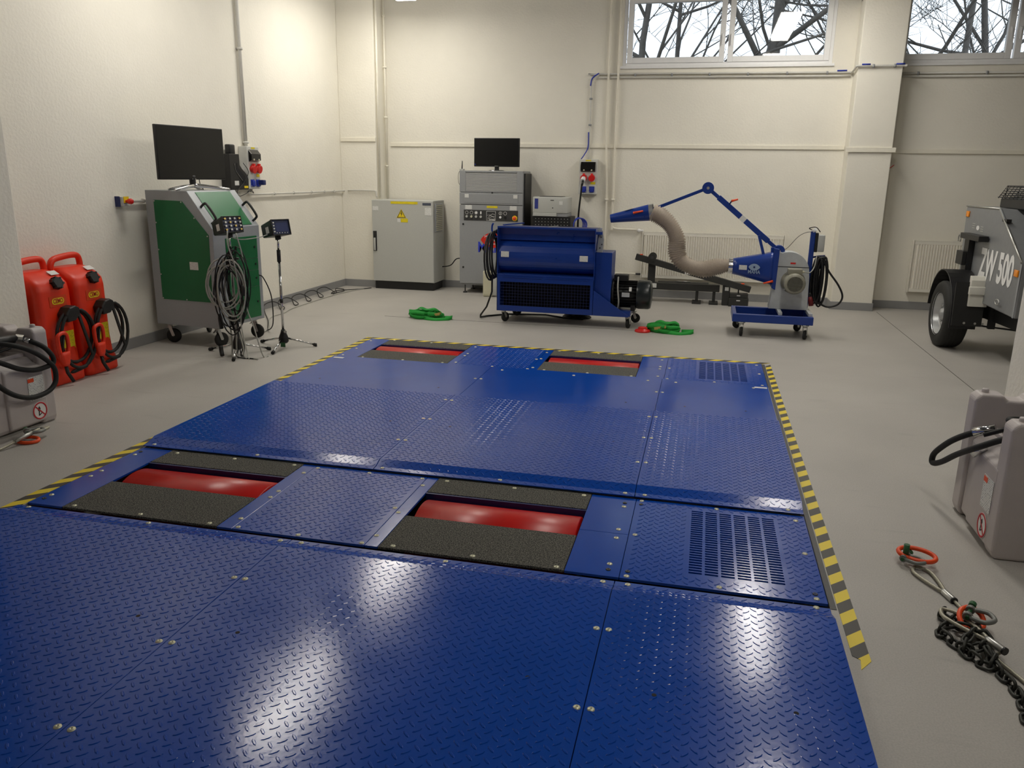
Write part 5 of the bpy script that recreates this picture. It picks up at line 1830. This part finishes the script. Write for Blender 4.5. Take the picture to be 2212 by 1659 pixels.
# long side lies along y, facing -x
side = [(.87, .54), (.93, 1.45), (-.115, 1.455), (-.875, 1.02), (-.90, .53)]
MB().prism(side, 0, 1.35, 'x').build('body', M_TRAILER, tr, .012, 3)
MB().tube([(-.004, -.115, 1.455), (-.004, -.875, 1.02)], .012, 8).build('edge_trim', M_STEEL, tr)
MB().tube([(-.002, .93, 1.452), (-.002, -.115, 1.457)], .008, 8).build('edge_trim', M_STEEL, tr)
MB().box(-.003, .0, -.885, -.855, .53, 1.01).build('corner_post', M_GREY_RACK, tr)
text_mesh('ZW 500', .385, M_WHITEINK, 'lettering', tr, frame_matrix((-.003, -.245, .905), -Y, Z), width=.94, bold=.014)
for y, z in ((.84, 1.37), (-.80, .92)):
    MB().rbox(-.014, 0, y - .045, y + .045, z - .03, z + .03, .004).build('amber_reflector', M_AMBER, tr)
slab('bird_emblem', M_WHITEINK, tr, (-.002, .46, 1.245), -Y, Z, .10, .05, n=7)
for y, z in ((.60, 1.26), (.33, 1.24)):
    for k in range(3):
        slab('small_print', M_GREY_CAB, tr, (-.002, y, z + .022 - .022 * k), -Y, Z, .09, .006)
# support leg stored upright: T-shaped black bracket
MB().box(-.06, -.004, .47, .62, .70, 1.16).build('prop_stand', M_BLACK, tr, .004)
MB().box(-.10, -.01, .05, .66, 1.13, 1.185).build('prop_bar', M_BLACK, tr, .004)
MB().box(-.10, -.06, .48, .70, .86, 1.0).build('prop_plate', M_BLACK, tr, .004)
MB().box(-.012, .03, -.36, -.24, 1.345, 1.37).build('latch', M_BLACK, tr)
for y, z in ((.10, .66), (-.52, .62)):
    MB().tube(ellipse_pts((-.03, y, z), Y, Z, .05, .025, 0, 360, 16), .006, 6).build('toggle_catch', M_STEEL, tr)
MB().tube(ellipse_pts((-.01, .99, 1.10), Y, Z, .045, .045, -40, 220, 14), .007, 6).build('lifting_ring', M_STEEL, tr)
# wheel
wc = Vector((-.145, .47, .345))
ty_ = MB()
ty_.lathe([(.215, -.105), (.25, -.115), (.30, -.118), (.33, -.105), (.345, -.085), (.345, .085), (.33, .105), (.30, .118), (.25, .115), (.215, .105)], wc, (1, 0, 0), 48)
to = ty_.build('tyre', M_TYRE, tr)
for x in (-.055, -.018, .018, .055):
    MB().lathe([(.344, x - .004), (.347, x - .002), (.347, x + .002), (.344, x + .004)], wc, (1, 0, 0), 48).build('tread_rib', M_RUBBER, to)
rm = MB()
rm.lathe([(.226, -.112), (.222, -.10), (.205, -.085), (.19, -.05), (.16, -.03), (.13, -.045), (.09, -.055), (.06, -.05), (.05, -.085), (0, -.09)], wc, (1, 0, 0), 40)
ro = rm.build('rim', M_RIM, tr)
for k in range(5):
    a = 2 * math.pi * k / 5
    MB().cyl(wc + Vector((-.05, .085 * math.cos(a), .085 * math.sin(a))), wc + Vector((-.07, .085 * math.cos(a), .085 * math.sin(a))), .011, n=6).build('wheel_nut', M_STEEL, ro)
# mudguard: a half band over the wheel
outer, inner = [], []
for k in range(19):
    a = math.radians(5 + 185 * k / 18)
    outer.append((wc.y + .455 * math.cos(a), wc.z + .47 * math.sin(a)))
    inner.append((wc.y + .443 * math.cos(a), wc.z + .458 * math.sin(a)))
mg = MB().prism(outer + inner[::-1], wc.x - .11, -.01, 'x').build('mudguard', M_BLACK, tr, .003)
sk_ = MB()
sk_.prism([outer[k] for k in range(0, 19)], wc.x + .10, wc.x + .108, 'x')
sk_.build('mudguard_side', M_BLACK, tr)
fp = MB()
fp.prism([(.01, .30), (.04, .72), (.015, .74), (-.015, .30)], wc.x - .10, .03, 'x')
fp.build('mudflap', M_RUBBER, tr, .003)
for x in (-.13, -.03, .04):
    MB().cyl((x, -.005, .33), (x, -.014, .33), .012, n=8).build('flap_bolt', M_STEEL, tr)
# white wheel chock in its holder on the mudguard front
wk = MB()
wk.prism([(-.03, .50), (-.03, .76), (.0, .80), (.04, .80), (.02, .50)], -.125, .045, 'x')
wo = wk.build('wheel_chock', mat('chock_white', rgb(214, 212, 202), .5, noise=.04), tr, .005)
MB().rbox(-.14, .06, -.055, -.02, .62, .70, .008).build('chock_strap', MATS['chock_white'], wo)
# chassis
MB().bar((.12, .5, .42), (.30, -1.35, .42), .08, .13).build('chassis_beam', M_BLACK, tr, .004)
MB().bar((1.2, .5, .42), (1.0, -1.35, .42), .08, .13).build('chassis_beam', M_BLACK, tr, .004)
MB().cyl((-.05, .47, .345), (1.5, .47, .345), .03, n=12).build('axle', M_BLACK, tr)
MB().cyl((.05, .05, .30), (.5, -.1, .28), .009, n=8).build('brake_rod', M_BLACK, tr)
MB().box(.10, .16, .0, .05, .28, .48).build('spring_hanger', M_BLACK, tr)
MB().box(.20, .25, -.55, -.50, .29, .40).build('spring_hanger', M_BLACK, tr)
w2c = wc + Vector((1.65, 0, 0))
MB().lathe([(.2, -.1), (.33, -.105), (.345, -.085), (.345, .085), (.33, .105), (.2, .1)], w2c, (1, 0, 0), 32).build('tyre', M_TYRE, tr)
MB().cyl((.85, -1.3, 0), (.85, -1.3, .5), .03, n=10).build('jockey_wheel_leg', M_BLACK, tr)
# wire crate on top
cr = thing('wire_crate', 'black wire crate on the roof of the grey trailer', 'crate', (3.25, 8.75, 1.458))
MB().box(-.40, .55, -.35, .35, 0, .09).build('tray', M_BLACK, cr, .01)
wc_ = MB()
for k in range(6):
    z = .10 + .02 * k
    q = .42 - .012 * k
    wc_.tube([(-q, -.37 + .01 * k, z), (.55, -.37 + .01 * k, z), (.55, .37 - .01 * k, z), (-q, .37 - .01 * k, z)], .0045, 5, closed=True)
for k in range(8):
    y = -.36 + .103 * k
    wc_.tube([(-.42, y, .09), (-.36, y * .95, .21), (.54, y * .95, .21)], .0045, 5)
for k in range(9):
    x = -.36 + .11 * k
    wc_.tube([(x, -.37, .09), (x, -.32, .21), (x, .32, .21), (x, .37, .09)], .0045, 5)
ww = wc_.build('wire_basket', M_BLACK, cr)
ww['kind'] = 'stuff'

# ---------------------------------------------------------------- green lashing straps
def ribbon(mb, pts, w, up=Z, th=.003):
    P = [Vector(p) for p in pts]
    v = []
    for i, p in enumerate(P):
        t = (P[min(i + 1, len(P) - 1)] - P[max(i - 1, 0)]).normalized()
        u = up[i] if isinstance(up, list) else up
        u = (u - t * u.dot(t)).normalized()
        nn = t.cross(u)
        for a, b in ((-.5, -.5), (.5, -.5), (.5, .5), (-.5, .5)):
            v.append(p + u * (w * a) + nn * (th * b))
    f = []
    for i in range(len(P) - 1):
        for k in range(4):
            l = (k + 1) % 4
            f.append((i * 4 + k, i * 4 + l, i * 4 + 4 + l, i * 4 + 4 + k))
    f += [(3, 2, 1, 0), tuple(len(P) * 4 - 4 + k for k in range(4))]
    mb.add(v, f, True)
def strap_pile(label, loc, sx, seed, red):
    rnd = random.Random(seed)
    t = thing('lashing_strap', label, 'strap', loc, group='green lashing straps')
    mb = MB()
    # standing turns of webbing, elongated and tilted, in two layers
    for k in range(9):
        lay = k // 5
        rx = sx * (.95 - .13 * (k % 5)) * rnd.uniform(.85, 1.05)
        ry = (.105 - .016 * (k % 5)) * rnd.uniform(.8, 1.15)
        oz = .026 + .042 * lay
        cx, cy = rnd.uniform(-.03, .03) - .02 * lay, rnd.uniform(-.02, .03) + .01 * lay
        n = 30
        pts, ups = [], []
        for i in range(n + 1):
            a = 2 * math.pi * i / n * .97 + k
            wob = .014 * math.sin(3 * a + k)
            pts.append((cx + rx * math.cos(a), cy + (ry + wob) * math.sin(a), oz + .009 * math.sin(2 * a + k)))
            ups.append(Vector((.35 * math.cos(a) * math.sin(k), .35 * math.sin(a) * math.sin(k), 1.0)))
        ribbon(mb, pts, .046, ups)
    ribbon(mb, catmull([(-.12, .03, .10), (-.06, .0, .125), (.02, -.02, .11), (.10, .0, .12), (.15, .03, .09)], 6), .048, [Vector((0, 1, .3))] * 25)
    so = mb.build('webbing', M_STRAP, t)
    so['kind'] = 'stuff'
    e = MB()
    ribbon(e, catmull([(.02, -.10, .02), (.16, -.13, .012), (sx + .06, -.07, .016), (sx + .11, -.01, .03), (sx + .09, .03, .02), (sx - .02, .05, .012)], 6), .045, [Vector((0, .6, .8))] * 31)
    e.build('loose_end', M_STRAP, t)
    r = MB()
    ox, oy = (.07, -.05) if not red else (-.12, -.06)
    for s in (-1, 1):
        r.bar((ox, oy + s * .025, .05), (ox + .13, oy + s * .025, .075), .003, .03)
    for q in (.01, .06, .12):
        r.cyl((ox + q, oy - .03, .052 + q * .2), (ox + q, oy + .03, .052 + q * .2), .008, n=8)
    r.build('ratchet', M_BRASS, t)
    if red:
        h = MB()
        h.lathe([(0, .05), (.05, .045), (.055, .03), (.085, .022), (.09, .008), (.085, 0)], (-.25, -.05, 0), (0, 0, 1), 20)
        h.build('red_cap', M_REDSM, t)
        h = MB()
        h.torus((-.25, -.05, .045), (0, 0, 1), .045, .008, 20, 6)
        h.build('cap_ring', M_REDSM, t)
    return t
strap_pile('green lashing strap heap on the floor near the control rack', (-3.22, 9.06, 0), .22, 5, False)
strap_pile('green lashing strap heap with a red cap between blower and fume extractor', (-.36, 9.06, 0), .20, 9, True)

# ---------------------------------------------------------------- wire ropes, shackles and chain on the floor
def shackle(label, loc, rz, tilt=0.0, pin=True, m=M_SHACKLE, s=1.0, group='shackles on the floor', ring_col=True):
    t = thing('shackle', label, 'shackle', loc, rz, group)
    t.rotation_euler = (tilt, 0, rz)
    b = MB()
    pts = [(-.03, .0, .012)]
    for k in range(13):
        a = math.radians(-60 + 300 * k / 12 - 0)
    bow = catmull([(0, -.026, .016), (.03, -.036, .016), (.07, -.036, .016), (.098, 0, .016), (.07, .036, .016), (.03, .036, .016), (0, .026, .016)], 5)
    b.tube([p * s for p in bow], .0105 * s, 8)
    for y in (-.026, .026):
        b.cyl(Vector((0, y - .009, .016)) * s, Vector((0, y + .009, .016)) * s, .019 * s, n=12)
    b.build('bow', m, t)
    p = MB()
    p.cyl(Vector((0, -.045, .016)) * s, Vector((0, .055, .016)) * s, .0095 * s, n=10)
    p.cyl(Vector((0, .05, .016)) * s, Vector((0, .075, .016)) * s, .016 * s, n=10)
    p.build('pin', M_GREENPIN, t)
    return t
def loop_ring(label, loc, rz, R=(.062, .04), tilt=(0.25, 0.1), r=.010):
    t = thing('link_ring', label, 'ring', loc, rz, 'orange link rings')
    t.rotation_euler = (tilt[0], tilt[1], rz)
    mb = MB()
    mb.tube(ellipse_pts((0, 0, 0), X, Y, R[0], R[1], 0, 360, 28)[:-1], r, 8, closed=True)
    mb.build('ring', M_ORANGE, t)
    return t
def sling(label, eye_c, dir_, pts, group):
    """Wire rope with a soft eye, a pressed ferrule and a run along pts."""
    t = thing('wire_rope', label, 'wire rope', (0, 0, 0), group=group)
    d = Vector(dir_).normalized()
    sd = Vector((-d.y, d.x, 0))
    c = Vector(eye_c)
    f0 = c + d * .20
    f1 = c + d * .27
    eye = catmull([f0 + sd * .006, c + d * .10 + sd * .030, c + d * .02 + sd * .036, c - d * .025 + sd * .0, c + d * .02 - sd * .036, c + d * .10 - sd * .030, f0 - sd * .006], 6)
    MB().tube(eye, .0078, 8).build('eye', M_ROPE, t)
    q = MB()
    q.tube([f0 - d * .01, f0 + d * .005, f1, f1 + d * .008], [.011, .015, .015, .010], 10)
    q.build('ferrule', M_STEEL, t)
    MB().tube([f1 + d * .002, f1 + d * .010], .0155, 10).build('ferrule_mark', M_BLACK, t)
    MB().tube(catmull([f1] + [Vector(p) for p in pts], 6), .0068, 8).build('rope', M_ROPE, t)
    return t
d1 = Vector((.085, -.30, 0))
sling('steel wire rope running from the upright green-pinned shackle to the chain', (1.045, 3.60, .012), d1, [(1.135, 3.28, .010), (1.14, 3.20, .010), (1.15, 3.13, .012), (1.165, 3.06, .03)], 'wire rope slings')
sling('steel wire rope lying over the black chain towards the frame edge', (1.045, 3.165, .045), Vector((.075, -.14, 0)), [(1.155, 2.92, .014), (1.20, 2.80, .010), (1.26, 2.62, .010), (1.36, 2.35, .010)], 'wire rope slings')
loop_ring('orange link ring in the shackle beside the grey tank', (1.05, 3.675, .048), -.25, (.078, .045), (.22, .05), .0105)
s1 = shackle('grey shackle with upright green pin beside the grey tank', (1.0, 3.665, .022), -.55, s=.85)
MB().cyl((0, 0, .02), (0, 0, .075), .013, n=10).build('upright_pin', M_GREENPIN, s1)
loop_ring('orange link ring lying among the black chain', (1.125, 3.135, .045), 1.2, (.06, .045), (.3, -.3))
shackle('grey shackle with green pin on top of the black chain', (1.115, 3.14, .055), -.45, .15, s=.9)
# chain: every link its own part
ch = thing('chain', 'black steel chain heaped under the wire rope and trailing away', 'chain', (0, 0, 0))
lk = MB()
ll, lw = .028, .0165
loopp = []
for k in range(20):
    a = 2 * math.pi * k / 20
    loopp.append(((ll - lw) * math.copysign(1, math.cos(a)) * (abs(math.cos(a)) > .01) + lw * math.cos(a), lw * math.sin(a), 0))
lk.tube(loopp, .0062, 6, closed=True)
lsrc = lk.build('link', M_CHAIN, ch)
cpath = catmull([(1.075, 3.235, .012), (1.04, 3.205, .012), (1.06, 3.16, .013), (1.11, 3.19, .016), (1.15, 3.14, .014), (1.13, 3.07, .014), (1.09, 3.09, .03), (1.03, 3.10, .012), (1.0, 3.055, .012), (1.02, 3.0, .012), (1.06, 2.955, .014), (1.12, 2.97, .03), (1.16, 3.02, .02), (1.13, 3.05, .045), (1.08, 3.0, .045), (1.05, 2.94, .02), (1.07, 2.90, .012), (1.10, 2.86, .012), (1.13, 2.88, .03), (1.12, 2.93, .04), (1.13, 2.85, .014), (1.145, 2.78, .012), (1.155, 2.71, .012), (1.15, 2.64, .012), (1.135, 2.57, .012), (1.125, 2.49, .012), (1.11, 2.41, .012), (1.09, 2.32, .012)], 12)
acc, prev, cnt, pitch = 0.0, cpath[0], 0, .039
for p in cpath[1:]:
    seg = p - prev
    acc += seg.length
    if acc >= pitch:
        acc -= pitch
        d = seg.normalized()
        q = d.to_track_quat('X', 'Z') @ Quaternion((1, 0, 0), math.radians(20 if cnt % 2 else 88))
        o = lsrc if cnt == 0 else inst(lsrc, ch, p)
        o.location = (p.x, p.y, max(p.z, .012 if cnt % 2 else .0195))
        o.rotation_mode = 'QUATERNION'
        o.rotation_quaternion = q
        cnt += 1
    prev = p
# rope and shackle by the left tank
t = thing('wire_rope', 'steel wire rope end beside the grey tank at the red fuel trolleys', 'wire rope', (0, 0, 0), group='wire rope slings')
MB().tube(catmull([(-4.20, 3.3, .010), (-4.16, 3.6, .010), (-4.135, 3.80, .012), (-4.12, 3.93, .035)], 6), .008, 8).build('rope', M_ROPE, t)
MB().tube([(-4.122, 3.90, .034), (-4.115, 3.98, .044), (-4.112, 4.03, .05)], .014, 10).build('ferrule', M_STEEL, t)
MB().tube(catmull([(-4.112, 4.03, .05), (-4.085, 4.09, .052), (-4.10, 4.15, .05), (-4.125, 4.10, .05), (-4.112, 4.03, .05)], 6), .010, 8).build('eye', M_ROPE, t)
loop_ring('orange link ring beside the grey tank at the red fuel trolleys', (-4.105, 3.985, .016), .3, (.062, .045), (.1, .05), .011)
shackle('grey shackle without upright pin beside the tank at the red fuel trolleys', (-4.15, 4.03, .035), .9)
# ---------------------------------------------------------------- bare trees outside the windows
def tree(label, x, y, h, seed, lean=0.0, r0=.13):
    rnd = random.Random(seed)
    t = thing('bare_tree', label, 'tree', (x, y, -0.3), group='bare trees outside the windows')
    trunk = MB()
    br = MB()
    def limb(p, d, L, r, depth, mb):
        n = 5 if depth < 3 else 4
        pts, rad = [p], [r]
        q, dd = p, d.copy()
        for i in range(n):
            dd = (dd + Vector((rnd.uniform(-.22, .22), rnd.uniform(-.22, .22), rnd.uniform(-.08, .16)))).normalized()
            q = q + dd * (L / n)
            pts.append(q)
            rad.append(r * (1 - .6 * (i + 1) / n))
        mb.tube(pts, rad, 6 if depth < 2 else 4, cap=False)
        if depth >= 4:
            return
        k = (6, 5, 5, 4)[depth]
        for j in range(k):
            u = rnd.uniform(.25, .98) if depth else rnd.uniform(.38, .98)
            i = min(int(u * n), n - 1)
            s = pts[i].lerp(pts[i + 1], u * n - i)
            ax = Vector((rnd.uniform(-1, 1), rnd.uniform(-.7, .7), rnd.uniform(-.15, .8))).normalized()
            nd = (dd * .35 + ax).normalized()
            limb(s, nd, L * rnd.uniform(.45, .65), max(rad[i] * rnd.uniform(.42, .6), .006), depth + 1, br)
    limb(Vector((0, 0, 0)), Vector((lean, 0, 1)).normalized(), h, r0, 0, trunk)
    trunk.build('trunk', M_BARK, t)
    b = br.build('branches', M_BARK, t)
    b['kind'] = 'stuff'
    return t
tree('bare tree with a leaning trunk behind the left pane of the near window', -1.9, 16.2, 7.5, 11, .22, .10)
tree('slim bare tree behind the middle of the left pane', -1.2, 17.6, 7.0, 23, .05, .08)
tree('thick forked bare tree behind the window mullion', .45, 16.0, 7.5, 37, -.08, .15)
tree('bare tree behind the right pane of the near window', 1.5, 17.2, 7.2, 41, -.18, .09)
tree('bare tree seen past the pillar in the far window', 3.5, 16.4, 7.4, 53, .12, .09)
tree('slanting bare tree at the mullion of the far window', 4.7, 16.8, 7.4, 67, -.10, .12)
tree('bare tree farther off behind the far window', 5.6, 18.5, 7.6, 71, -.1, .10)
gnd = MB().box(-14, 16, 12.6, 40, -.5, -.3)
o = gnd.build('ground_outside', mat('garden_soil', rgb(96, 92, 78), .95, noise=.2, nscale=1.5))
o['kind'] = 'structure'
# ---------------------------------------------------------------- suspended fluorescent lamps
M_TUBE = mat('lit_diffuser', (1, 1, 1, 1), 0.4, emit=((1.0, 0.955, 0.87, 1), LAMP_STRENGTH))
def lamp(label, x, y0, y1, z=3.935):
    r = thing('ceiling_lamp', label, 'lamp', (x, (y0 + y1) / 2, z), group='suspended fluorescent lamps')
    L = (y1 - y0) / 2
    h = MB()
    h.box(-0.16, 0.16, -L, L, 0.055, 0.10)
    h.build('housing', M_WHITE, r, .006)
    d = MB()
    d.prism([(-0.13, 0.0), (0.13, 0.0), (0.15, 0.054), (-0.15, 0.054)], -L + .02, L - .02, 'y')
    d.build('diffuser', M_TUBE, r)
    for s in (-1, 1):
        MB().cyl((0, s * L * 0.7, 0.10), (0, s * L * 0.7, ZC - z), 0.006, n=6).build('suspension_rod', M_STEEL, r)
    return r
lamp('fluorescent lamp hanging over the back corner beside the light grey cabinet', -4.12, 9.15, 11.0)
lamp('fluorescent lamp hanging over the green cabinet side of the room', -4.0, 5.95, 7.6)
lamp('fluorescent lamp hanging above the fume extractor by the window', 0.97, 8.7, 10.9)
lamp('fluorescent lamp hanging over the right half of the deck', 0.97, 5.2, 6.9)
lamp('added fill lamp out of view over the wire ropes and black chain', 0.97, 1.6, 2.7)  # unseen lamp added to brighten the floor near the camera
